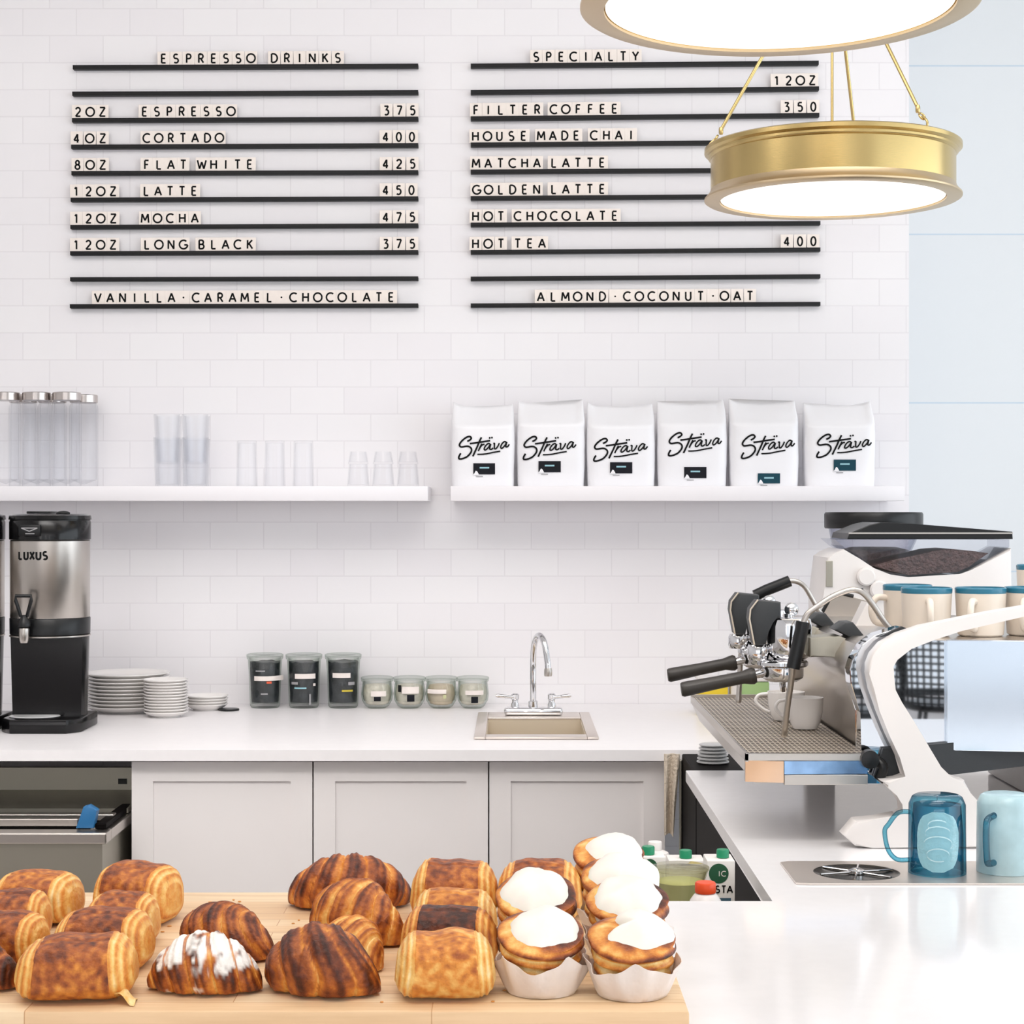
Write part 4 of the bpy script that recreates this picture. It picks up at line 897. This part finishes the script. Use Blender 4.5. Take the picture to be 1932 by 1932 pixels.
# group heads
def group(dy, idx):
    Yg = 3.35; o = Vector((0, dy, 0)); gx = X(1489, Yg); zz = lambda p: Z(p, Yg); gy = Yg + dy
    gh = G().lathe([(.030, zz(1243)), (.036, zz(1238)), (.040, zz(1225)), (.041, zz(1180)), (.0385, zz(1168)), (.034, zz(1165.5))], (gx, gy, 0), 40).obj('group_head', MAT['chrome'], EM)
    G().lathe([(.044, zz(1256)), (.046, zz(1254)), (.046, zz(1248)), (.043, zz(1245)), (.031, zz(1243))], (gx - .012, gy, 0), 40).obj('flange', MAT['chrome'], gh)
    G().ball((gx + .004, gy, zz(1150)), .013).lathe([(.009, zz(1165)), (.009, zz(1158))], (gx, gy, 0), 16).obj('valve_ball', MAT['chrome'], gh)
    G().prism([(a_, b_) for a_, b_ in pxpoly([(1411, 1166), (1413, 1148), (1426, 1131), (1469, 1135), (1470, 1164), (1450, 1168), (1446, 1190), (1441, 1215), (1420, 1214)], Yg)], gy - .03, gy + .03, bev=.005).obj('paddle_housing', MAT['charcoal'], gh, sharp=30)
    G().tube([(a_, gy - .031, b_) for a_, b_ in pxpoly([(1419, 1214), (1410, 1166), (1412, 1148), (1426, 1130)], Yg)], .0016, 8).obj('housing_trim', mat('trim_cream', rgb(226, 214, 196), .3, .6), gh)
    G().lathe([(.018, zz(1245)), (.02, zz(1240)), (.02, zz(1222)), (.017, zz(1216))], (X(1430, Yg), gy, 0), 24).obj('shot_column', MAT['chrome'], gh)
    G().prism([(X(1522, Yg), zz(1201)), (X(1578, Yg), zz(1197)), (X(1608, Yg), zz(1210)), (X(1606, Yg), zz(1246)), (X(1570, Yg), zz(1233)), (X(1522, Yg), zz(1237))], gy - .04, gy + .04, bev=.003).obj('neck', MAT['steel_dull'], gh)
    G().prism(pxpoly([(1569, 1186), (1588, 1173), (1603, 1172), (1627, 1201), (1612, 1207)], Yg), gy - .035, gy + .035, bev=.003).obj('neck_cap', MAT['charcoal'], gh)
    pf = G().lathe([(.027, zz(1285)), (.036, zz(1279)), (.038, zz(1274)), (.038, zz(1258)), (.043, zz(1257))], (gx - .012, gy, 0), 36).obj('portafilter', MAT['chrome'], EM)
    x0_, x1_ = X(1448, Yg), X(1420, Yg)
    G().tube([(x0_, gy - .005, zz(1266)), (x1_, gy - .012, zz(1273))], [.009, .007], 16).obj('handle_neck', MAT['chrome'], pf)
    P = [W(1424, 1273, Yg), W(1419, 1274, Yg), W(1412, 1275, Yg), W(1400, 1277, Yg), W(1350, 1287, Yg), W(1300, 1297, Yg), W(1288, 1299.5, Yg), W(1284, 1300, Yg)]
    G().tube([p + o + Vector((0, -.012, 0)) for p in P], [.013, .0155, .0145, .0115, .0118, .0135, .0135, .0115], 20).obj('handle', MAT['handle'], pf)
    G().tube(wire([(gx - .012, gy, zz(1284)), (gx - .012, gy, zz(1292)), (gx - .012, gy - .012, zz(1300))]), .006, 12).obj('spout', MAT['chrome'], pf)
group(0, 0); group(.29, 1)
# steam wands
def wand(tube_px, Y0, grip_px, tip_px, Y1):
    w = G().tube(wire([W(a, b, Y0) for a, b in tube_px], 6), .0052, 14).obj('steam_wand', MAT['steel'], EM)
    G().tube([W(a, b, Y0) for a, b in grip_px], .0118, 18).obj('grip', MAT['black'], w)
    P = [W(a, b, Y0 + (Y1 - Y0) * k / (len(tip_px) - 1)) for k, (a, b) in enumerate(tip_px)]
    G().tube(wire(P, 4), [.0055] * (len(wire(P, 4)) - 2) + [.0065, .005], 14).obj('nozzle', MAT['steel'], w)
wand([(1684, 1190), (1668, 1172), (1650, 1145), (1633, 1123), (1618, 1114), (1600, 1114), (1570, 1126), (1541, 1145), (1524, 1158), (1516, 1174)], 3.22, [(1515, 1173), (1512, 1190), (1505, 1222), (1496, 1261)], [(1496, 1258), (1492, 1290), (1486, 1330), (1481, 1372), (1479, 1388)], 3.27)
wand([(1550, 1160), (1542, 1148), (1531, 1128), (1518, 1107), (1505, 1098), (1492, 1096), (1486, 1098)], 3.82, [(1490, 1096), (1470, 1104), (1447, 1113), (1424, 1124)], [(1428, 1122), (1412, 1132), (1404, 1160), (1398, 1230), (1395, 1290), (1393, 1326)], 3.80)
# far shield and top details
sh = G().prism(pxpoly([(1530, 1195), (1569, 1124), (1582, 1119), (1652, 1137), (1622, 1200)], 3.93), 3.925, 3.945, bev=.001).obj('splash_shield', MAT['steel'], EM, smooth=False)
G().tube([W(a, b, 3.925) for a, b in [(1530, 1195), (1569, 1123), (1582, 1118.5), (1610, 1125)]], .004, 10).obj('shield_edge', MAT['black'], sh)
G().prism(pxpoly([(1516, 1176), (1524, 1156), (1600, 1176), (1596, 1206), (1520, 1206)], 3.9), 3.88, 3.92, bev=.002).obj('rear_housing', MAT['steel_dull'], EM, smooth=False)
G().prism(pxpoly([(1612, 1186), (1636, 1136), (1662, 1186)], 3.6), 3.6, 3.66, bev=.002).obj('white_fin', MAT['white'], EM, smooth=False)
kn = G().lathe([(.006, -.018), (.015, -.016), (.016, 0), (.013, .004)], (X(1640, 3.06), 3.066, Z(1432, 3.06)), 22, ax='y').obj('valve_knob', MAT['black'], EM)
G().lathe([(.007, -.006), (.0085, -.004), (.0085, .004), (.007, .006)], (X(1652, 3.06), 3.066, Z(1438, 3.06)), 18, ax='y').obj('valve_ring', MAT['gold'], kn)
G().tube(wire([(X(1656, 3.06), 3.066, Z(1436, 3.06)), (X(1666, 3.06), 3.06, Z(1448, 3.06)), (X(1660, 3.06), 3.066, Z(1470, 3.06))]), .009, 12).obj('valve_hose', MAT['black'], kn)

# espresso cups on the tray
def espresso_cup(px, Y, r, h, ang, lab):
    c = Vector((X(px, Y), Y, TZ + .0005)); t = thing('espresso_cup', lab, 'cup', c, 'espresso cups on the drip tray')
    G().lathe([(.0005, .003), (r * .55, 0), (r * .66, .001), (r * .82, h * .2), (r * .95, h * .55), (r, h), (r - .0025, h), (r * .9, h * .55), (r * .7, h * .18), (.0005, .006)], c, 40, caps=False).obj('body', MAT['porcelain'], t)
    d = Vector((math.cos(R(ang)), math.sin(R(ang)), 0))
    G().tube(wire([c + d * (r * .97) + Vector((0, 0, h * .92)), c + d * (r + .016) + Vector((0, 0, h * .88)), c + d * (r + .022) + Vector((0, 0, h * .66)), c + d * (r + .008) + Vector((0, 0, h * .4)), c + d * (r * .88) + Vector((0, 0, h * .3))]), .0032, 10).obj('handle', MAT['porcelain'], t)
espresso_cup(1519, 3.42, .0335, .058, 187, 'white espresso cup on the tray nearest the steam nozzle')
espresso_cup(1483, 3.56, .036, .055, 180, 'white espresso cup on the tray, half hidden behind the nearer cup')

# mugs on top of the machine
MZ = Z(1212, YB)
def stone_mug(px, Y, angs, lab, z=MZ, h=.0865):
    c = Vector((X(px, Y), Y, z + .0005)); t = thing('stoneware_mug', lab, 'mug', c, 'cream mugs on the machine top')
    r = .0445
    G().lathe([(.0005, .003), (r * .8, 0), (r * .9, .003), (r * .94, h * .3), (r, h - .0105), (r - .004, h - .0105), (r * .84, h * .3), (.0005, .006)], c, 44, caps=False).obj('body', MAT['creammug'], t)
    G().lathe([(r, h - .0104), (r + .0004, h - .009), (r + .0006, h - .002), (r - .001, h), (r - .003, h), (r - .004, h - .0104)], c, 44, caps=False).obj('rim_band', MAT['bluerim'], t)
    for ang in angs:
        d = Vector((math.cos(R(ang)), math.sin(R(ang)), 0)); P = wire([c + d * (r * .96) + Vector((0, 0, h * .72)), c + d * (r + .018) + Vector((0, 0, h * .72)), c + d * (r + .028) + Vector((0, 0, h * .5)), c + d * (r + .02) + Vector((0, 0, h * .22)), c + d * (r * .92) + Vector((0, 0, h * .16))])
        G().tube(P, .0062, 12).obj('handle', MAT['creammug'], t)
stone_mug(1748, 3.30, (-97,), 'cream mug with teal rim, nearest the steam wand on the machine')
stone_mug(1712, 3.43, (195,), 'cream mug with teal rim, half hidden behind the mug by the wand')
stone_mug(1850, 3.30, (-118,), 'cream mug with teal rim, second from the wand, handle turned aside')
stone_mug(1943, 3.32, (-115,), 'cream mug with teal rim cut by the photo edge')
stone_mug(1961, 3.72, (-60,), 'cream mug with teal rim high at the photo edge beside the grinder', h=.115)

# ------------------------------------------------------------------ grinders
GY = 4.5
t = thing('coffee_grinder', 'white coffee grinder with a wide clear hopper of beans', 'grinder', (X(1740, GY), GY + .1, CT))
G().prism(pxpoly([(1545, 1384), (1553, 1128), (1562, 1052), (1574, 1044), (1592, 1036), (1622, 1054), (1648, 1075), (1680, 1084), (1714, 1092), (1812, 1086), (1834, 1075), (1908, 1034), (1912, 1384)], GY), GY, GY + .22, bev=.004).obj('housing', MAT['white'], t, sharp=30)
hp = G()
fr = pxpoly([(1576, 1018), (1905, 1018), (1905, 1032), (1833, 1072), (1811, 1083), (1714, 1089), (1682, 1081), (1650, 1072), (1624, 1051), (1594, 1033)], GY)
hp.prism(fr, GY + .004, GY + .215); hp.obj('hopper', MAT['hopper'], t, smooth=False)
g = G(); top = [(1648, 1068), (1690, 1056), (1730, 1048), (1770, 1038), (1800, 1036), (1840, 1040), (1868, 1044)]; bot = [(1830, 1070), (1808, 1080), (1716, 1086), (1684, 1078)]
g.prism(pxpoly(top + bot, GY), GY + .012, GY + .2, bev=.003); bmesh.ops.triangulate(g.bm, faces=g.bm.faces[:]); g.obj('beans', MAT['beans'], t)
G().prism(pxpoly([(1598, 1017), (1602, 1006), (1640, 990), (1660, 985.5), (1720, 988), (1909, 1003), (1910, 1017)], GY), GY - .006, GY + .225, bev=.002).obj('hopper_lid', MAT['black'], t, sharp=20)
G().box(X(1600, GY), X(1909, GY), GY - .0095, GY - .0065, Z(1007.5, GY), Z(1004.5, GY)).obj('lid_trim', MAT['steel'], t, smooth=False)
G().box(X(1558, GY), X(1571, GY), GY - .004, GY - .0005, Z(1107, GY), Z(1058, GY), .001).obj('side_window', MAT['steel_dull'], t, smooth=False)
for a, b in ((1633, 1088), (1657, 1112)):
    G().lathe([(.022, -.001), (.022, -.012), (.018, -.016)], (X(a, GY), GY, Z(b, GY)), 28, ax='y').obj('adjust_knob', MAT['white'], t)
G().box(X(1606, GY), X(1628, GY), GY - .004, GY - .0005, Z(1112.5, GY), Z(1110, GY)).obj('chute_slot', MAT['black'], t, smooth=False)
HY = 4.95; hx = X(1648, HY)
t = thing('bean_hopper_grinder', 'coffee grinder further back with round black lid over a smoky hopper', 'grinder', (hx, HY, CT))
zz = lambda p: Z(p, HY)
G().lathe([(.128, zz(997)), (.130, zz(994)), (.130, zz(970)), (.127, zz(966.5)), (.1, zz(966))], (hx, HY, 0), 56).obj('hopper_lid', MAT['black'], t)
G().lathe([(.118, zz(997.5)), (.112, zz(1020)), (.06, zz(1100)), (.05, zz(1110)), (.046, zz(1110)), (.108, zz(1020)), (.114, zz(997.5))], (hx, HY, 0), 48, caps=False).obj('hopper', MAT['hopper'], t)
G().lathe([(.04, zz(1108)), (.055, zz(1098)), (.095, zz(1038)), (.06, zz(1032))], (hx, HY, 0), 40).obj('beans', MAT['beans'], t)
G().lathe([(.1, CT), (.1, CT + .05), (.07, CT + .06), (.07, zz(1112)), (.052, zz(1110.5))], (hx, HY, 0), 36).obj('body', MAT['white'], t)

# ------------------------------------------------------------------ pastry board and pastries
bo = (X(500, 2.2), 2.2, BT - .035)
g = G(); g.box(-1.3, .183, 1.913, 2.514, CT + .0003, BT, .003)
tag(g.obj('pastry_board', MAT['wood'], None, loc=bo), 'thick pale maple butcher-block board carrying the pastries', 'board')

def bake_attr(o, vals):
    a = o.data.color_attributes.new('bake', 'FLOAT_COLOR', 'POINT')
    for k, v in enumerate(vals): a.data[k].color = (v[0], v[1], 0, 1)
def nz(x, y, z): return noise.noise(Vector((x, y, z)))
def croissant(lab, L, Rm, bend, rot, pos, seed, bias=0., n=3.6, sugar=0., slant=.35, hump=1.0, asym=0.):
    g = G(); NU, NV = 150, 48; vals = []
    Rb = L / (2 * math.sin(bend))
    def fn(i, j):
        s = -1 + 2 * i / (NU - 1); v = 2 * PI * j / NV
        ph = s * bend; cx_, cy_ = Rb * math.sin(ph), Rb * (1 - math.cos(ph)) - Rb * (1 - math.cos(bend)) * .45
        r0 = Rm * (.2 + .8 * max(0, 1 - abs(s) ** 2.1) ** .75) * (1 + asym * s)
        tt = abs(s) * n + slant * math.sin(v + .6 * seed) * (1 if s > 0 else -1) + .12 * nz(v, seed, s * 3)
        tt = abs(tt - .55) + .0 if tt < .55 else tt - .55 + .0
        fr = tt - math.floor(tt); lay = math.floor(tt)
        bulge = (math.sin(PI * min(1, fr * 1.0)) ** .6) * .15 - .055
        lines = .020 * math.sin(fr * 2 * PI * 3 + 1.5 * nz(s * 3, v * .8, seed))
        r = r0 * (1 + bulge + lines + .05 * nz(math.cos(v) * 2 + seed * 5, math.sin(v) * 2, s * 4))
        if i in (0, NU - 1): r *= .25
        c, sn = math.cos(v), math.sin(v)
        rad = r * c * 1.0; z = r * sn * (.92 * hump) + r0 * .74 * hump
        z = z if z > .004 else .004 * math.exp((z - .004) * 60) * .9
        x = cx_ - math.sin(ph) * rad; y = cy_ + math.cos(ph) * rad
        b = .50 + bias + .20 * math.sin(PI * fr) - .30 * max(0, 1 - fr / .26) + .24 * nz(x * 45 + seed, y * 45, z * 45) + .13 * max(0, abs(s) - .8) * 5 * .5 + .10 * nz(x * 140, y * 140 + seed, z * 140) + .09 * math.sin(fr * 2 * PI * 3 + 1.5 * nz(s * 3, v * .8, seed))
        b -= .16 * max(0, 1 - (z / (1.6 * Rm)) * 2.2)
        su = 0
        if sugar:
            up = max(0, sn); k = nz(x * 34 + 3, y * 34, z * 34 + seed) + .5 * nz(x * 120, y * 120, z * 120)
            su = max(0, min(1, (k * 1.3 + sugar * up - .45) * 4)) * (1 if fr > .1 else .15)
        vals.append((max(0, min(1, b)), su)); return (x, y, z)
    g.grid(fn, NU, NV, cv=True, cap0=True, cap1=True)
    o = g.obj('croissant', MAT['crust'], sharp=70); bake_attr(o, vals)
    o.location = (pos[0], pos[1], BT); o.rotation_euler = (0, 0, R(rot)); tag(o, lab, 'croissant', 'croissants on the board'); return o
def pain(lab, w, d, h, rot, pos, seed, bias=0., pitch=0., flake=0, band=.64):
    """rolled rectangular chocolate pastry, its roll running along x"""
    g = G(); NU, NV = 120, 72; vals = []
    def fn(i, j):
        s = -1 + 2 * i / (NU - 1); v = 2 * PI * j / NV; q = abs(s); c, sn = math.cos(v), math.sin(v)
        e = 2.7; k = (abs(c) ** e + abs(sn) ** e) ** (-1 / e)
        edge = band + .03 * nz(v * 1.5, seed, s > 0)
        wob = 1 + .035 * nz(math.cos(v) * 1.5 + seed, math.sin(v) * 1.5, s * 1.8)
        if q < edge:
            sc = 1.0 * (1 - .02 * (q / edge) ** 4); ridge = .012 * nz(s * 9 + seed, c * 6, sn * 6); kk = 0
        else:
            kk = (q - edge) / (1 - edge); sc = .945 - .50 * kk ** 2.6; ridge = .026 * math.sin(kk * 2 * PI * 3.0 + .5 * nz(v * 2, seed, 1)) * (1 - kk * .3)
        lip = .05 * math.exp(-((v - 1.9 - .06 * nz(s * 3, seed, 2)) * 9) ** 2) if q < edge and v > 1.9 else 0
        rr = k * (sc + ridge - lip) * wob
        x = s * w / 2; y = c * rr * d / 2; z = sn * rr * h / 2 + h / 2
        fl_ = 1.06 - .14 * max(0, z / h); x *= fl_; y *= fl_; z *= 1 - .05 * (s + .3 * math.sin(seed)) ** 2 + .05 * nz(s * 2, seed, 7)
        z = z if z > .004 else .004 * math.exp((z - .004) * 60) * .9
        up = max(0, sn)
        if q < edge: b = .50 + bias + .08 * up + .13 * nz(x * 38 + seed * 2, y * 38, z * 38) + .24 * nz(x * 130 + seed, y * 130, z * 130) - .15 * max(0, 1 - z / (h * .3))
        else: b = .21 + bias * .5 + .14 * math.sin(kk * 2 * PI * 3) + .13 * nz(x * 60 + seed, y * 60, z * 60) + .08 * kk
        vals.append((max(0, min(1, b)), 0)); return (x, y, z)
    V = g.grid(fn, NU, NV, cv=True, cap0=True, cap1=True)
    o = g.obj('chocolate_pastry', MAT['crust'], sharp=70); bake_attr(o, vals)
    o.location = (pos[0], pos[1], BT); o.rotation_euler = (0, 0, R(rot)); tag(o, lab, 'pastry', 'rolled chocolate pastries on the board')
    if flake:
        g = G(); vals2 = []
        def ff(i, j):
            u, v = i / 10, j / 6; x = w * .36 + u * flake; y = -d * .42 + v * d * .3 - u * .01; z = .012 - .009 * u + .003 * math.sin(v * 6 + seed) + .004 * math.sin(u * 5)
            vals2.append((.12 + .15 * nz(u * 4, v * 4, seed), 0)); return (x, y, max(.0012, z + .002))
        A = g.grid(ff, 11, 7)
        f_ = g.obj('loose_flake', MAT['crust']); f_.parent = o; bake_attr(f_, vals2)
    return o
def P(px, Y): return (X(px, Y), Y)
# left cluster
pain('largest chocolate pastry at the board front, brown top and torn end flake', .124, .104, .064, 4, P(146, 1.978), 11, .12, flake=.022)
pain('chocolate pastry directly behind the largest one at the board front', .108, .092, .066, -6, P(196, 2.10), 12, .14)
pain('chocolate pastry third back in the row behind the largest one', .082, .088, .062, -4, P(232, 2.212), 13, .08)
pain('rearmost chocolate pastry of the row behind the largest one', .098, .104, .074, -14, P(262, 2.335), 14, .10)
pain('golden chocolate pastry at the board back nearest the ice bin', .105, .098, .062, -10, P(72, 2.34), 15, .02)
pain('chocolate pastry cut by the photo edge, behind the dark croissant', .085, .088, .062, 0, P(25, 2.222), 16, .14)
pain('pale-ended chocolate pastry at the photo edge between dark croissant and pastry behind', .092, .086, .058, -8, P(10, 2.12), 17, .12)
croissant('dark croissant cut by the left edge of the photo', .12, .034, .7, -20, P(-58, 2.02), 18, .18)
# middle
croissant('lone brown croissant behind the sugared one', .122, .036, .95, -42, P(432, 2.165), 21, .08, slant=.8, asym=.12)
croissant('sugar-dusted almond croissant at the board front', .122, .037, .35, -6, P(388, 2.0), 22, .16, sugar=1.0, n=3.0)
croissant('darkest croissant at the board front, beside the pale chocolate pastry', .118, .043, .75, -22, P(612, 2.0), 23, .16, n=2.4, slant=.95)
croissant('pale croissant right behind the darkest croissant', .085, .033, .55, -55, P(672, 2.105), 24, -.16)
croissant('golden croissant third back behind the darkest one', .118, .043, .75, -38, P(683, 2.235), 25, -.06, slant=.3)
croissant('rearmost croissant of the stack with both horns showing', .145, .039, .95, 2, P(660, 2.425), 26, .10, hump=1.06)
pain('palest chocolate pastry at the board front, beside the paper-wrapped bun', .106, .104, .066, 3, P(840, 1.985), 31, -.1)
pain('darkest chocolate pastry, second in the row behind the palest one', .108, .084, .068, -4, P(848, 2.105), 32, .36)
pain('chocolate pastry third back in the row behind the palest one', .100, .088, .066, -2, P(858, 2.21), 33, -.06)
pain('rearmost chocolate pastry of the row behind the palest one', .108, .112, .074, -3, P(858, 2.35), 34, .08)
pain('chocolate pastry behind the two-bun iced row', .106, .11, .074, -3, P(1018, 2.35), 35, .10)

def iced_bun(px, Y, lab, seed, h=.078, tilt=20, icing=(.039, .036), off=(0, 0), notch=None, paper=.036, rr=.046):
    c = Vector((X(px, Y), Y, BT)); t = thing('iced_bun', lab, 'bun', c, 'iced buns in paper cups')
    tl = math.tan(R(tilt))
    g = G(); vals = []; NU, NV = 44, 64
    zs = lambda k: .004 + (h - .012) * k
    def fn(i, j):
        k = i / (NU - 1); a = 2 * PI * j / NV; ca, sa = math.cos(a), math.sin(a)
        if k < .8:
            u = k / .8; r = rr * (.72 + .28 * u ** .7); z = zs(u)
        else:
            u = (k - .8) / .2; r = rr * (1 - u * .97); z = zs(1) + .006 * math.sin(u * PI * .8)
        sp = math.sin(k * 2 * PI * 5 + a * 1.0 + 1.2 * nz(ca, sa, seed)); r *= 1 + (.045 * sp if k < .8 else 0) + .05 * nz(ca * 1.6 + seed, sa * 1.6, k * 3)
        z += tl * r * sa * (z / h) ** 2 * .8
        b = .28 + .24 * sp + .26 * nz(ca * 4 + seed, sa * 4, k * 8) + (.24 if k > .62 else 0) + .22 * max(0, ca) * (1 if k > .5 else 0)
        vals.append((max(0, min(1, b)), 0)); return c + Vector((r * ca, r * sa, z))
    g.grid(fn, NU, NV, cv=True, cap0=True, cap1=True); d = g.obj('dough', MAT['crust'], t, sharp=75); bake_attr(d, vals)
    # paper cup
    g = G(); N = 80
    def rp_(a, k):
        return (rr * .78 + (rr * .30) * k ** .8) * (1 + .055 * math.sin(a * 11 + seed) * k + .03 * nz(math.cos(a) * 3 + seed, math.sin(a) * 3, k))
    def hp_(a): 
        m = (a * 4 / (2 * PI) + seed * .37) % 1; return paper * (.80 + .42 * (1 - abs(2 * m - 1)) ** 1.5 + .12 * nz(math.cos(a) * 2, math.sin(a) * 2, seed))
    def outer(i, j):
        a = 2 * PI * j / N; k = i / 8; r = rp_(a, k) + .0012; return c + Vector((r * math.cos(a), r * math.sin(a), .0008 + hp_(a) * k))
    def inner(i, j):
        a = 2 * PI * j / N; k = i / 8; r = rp_(a, k) + .0004; return c + Vector((r * math.cos(a), r * math.sin(a), .0016 + (hp_(a) - .0008) * k))
    A = g.grid(outer, 9, N, cv=True, cap0=True); B = g.grid(inner, 9, N, cv=True)
    for j in range(N): g.bm.faces.new((A[8][j], A[8][(j + 1) % N], B[8][(j + 1) % N], B[8][j]))
    g.obj('paper_cup', MAT['paper'], t, sharp=60)
    # icing cap
    g = G(); NU2, NV2 = 20, 56; zc = h - .012
    def ic(i, j):
        k = i / (NU2 - 1); a = 2 * PI * j / NV2; ca, sa = math.cos(a), math.sin(a)
        e = 1 + .10 * nz(ca * 1.6 + seed * 3, sa * 1.6, 5) + .05 * nz(ca * 4, sa * 4, seed)
        if notch:
            da = (a - R(notch) + PI) % (2 * PI) - PI; e *= 1 - .62 * math.exp(-(da * 2.6) ** 2)
        # dome that rolls under at its rim
        ph = k * PI * .62; rad = math.sin(ph) / 1.0; zz_ = math.cos(ph)
        x = icing[0] * rad * ca * e + off[0]; y = icing[1] * rad * sa * e + off[1]
        z = zc + .003 + .021 * zz_ * (1 + .25 * nz(x * 30 + seed, y * 30, 1)) + tl * y - .002
        return c + Vector((x, y, z))
    g.grid(ic, NU2, NV2, cv=True, cap1=True); g.obj('icing', MAT['icing'], t, sharp=80)
    return t
iced_bun(1022, 1.995, 'iced bun in torn paper at the board front, in the row by pastries', 3, .071, 26, (.0385, .037), (.003, -.003))
iced_bun(1014, 2.125, 'iced bun second in the row behind the torn paper bun', 5, .086, 30, (.040, .040), (-.002, -.005))
iced_bun(1193, 1.982, 'iced bun with a dark gap in its icing, front of the board corner', 4, .070, 24, (.039, .036), (.005, -.001), notch=160)
iced_bun(1185, 2.115, 'iced bun second in the row at the board corner edge', 7, .082, 26, (.041, .040), (.0, -.005))
iced_bun(1170, 2.23, 'iced bun third in the row at the board corner edge', 9, .086, 26, (.042, .040), (.003, -.005))
iced_bun(1150, 2.40, 'rearmost iced bun, tallest dome of icing, by the green-capped cartons', 12, .083, 24, (.038, .039), (.006, -.005))
g = G()
for k in range(26):
    px, Y = random.choice(((560, 1.98), (330, 2.3), (420, 2.42), (520, 2.3), (300, 2.1), (480, 2.05), (400, 2.36), (700, 1.95), (960, 1.96))); px += random.uniform(-50, 50); Y += random.uniform(-.03, .04)
    g.ball((X(px, Y), Y, BT + .0008), random.uniform(.001, .003), random.uniform(.001, .0022), .0008, 8, 6)
o = g.obj('crumbs', mat('crumb', rgb(214, 150, 80), .7)); tag(o, 'small golden crumbs scattered on the board', 'crumbs', kind='stuff')

# ------------------------------------------------------------------ woven chairs behind the viewer, seen mirrored in the machine's end panel
def woven_chair(x, y, rot, lab):
    t = thing('woven_chair', lab, 'chair', (0, 0, 0), 'black woven chairs mirrored in the machine')
    m = MAT['black']
    g = G(); n, mm = 15, 12
    def bp(u, v):
        a = R(-70 + 140 * u); z = .48 + .42 * v - .06 * (2 * u - 1) ** 4 * v; r = .24 + .02 * v; return Vector((r * math.sin(a), .21 * math.cos(a) - .03, z))
    for i in range(n + 1): g.tube([bp(i / n, k / 10) for k in range(11)], .0065, 6)
    for j in range(mm + 1): g.tube([bp(k / 20, j / mm) for k in range(21)], .0065, 6)
    g.obj('woven_back', m, t)
    G().tube([bp(0, k / 8) for k in range(9)] + [bp(k / 20, 1) for k in range(1, 21)] + [bp(1, 1 - k / 8) for k in range(1, 9)], .012, 10).obj('back_frame', m, t)
    G().lathe([(.2, .44), (.225, .45), (.225, .475), (.2, .48)], (0, 0, 0), 36).obj('seat', m, t)
    for a in (45, 135, 225, 315):
        d = Vector((math.cos(R(a)), math.sin(R(a)), 0)); G().tube([d * .17 + Vector((0, 0, .44)), d * .25], .011, 10).obj('leg', m, t)
    G().tube([Vector((.22 * math.cos(k * PI / 12), .22 * math.sin(k * PI / 12), .2)) for k in range(24)], .006, 8, closed=True).obj('stretcher', m, t)
    t.location = (x, y, 0); t.rotation_euler = (0, 0, R(rot)); return t
woven_chair(1.74, -3.2, 8, 'black woven chair mirrored beside the white leg of the machine')
woven_chair(2.27, -3.5, 20, 'black woven chair mirrored nearest the pale blue panel')
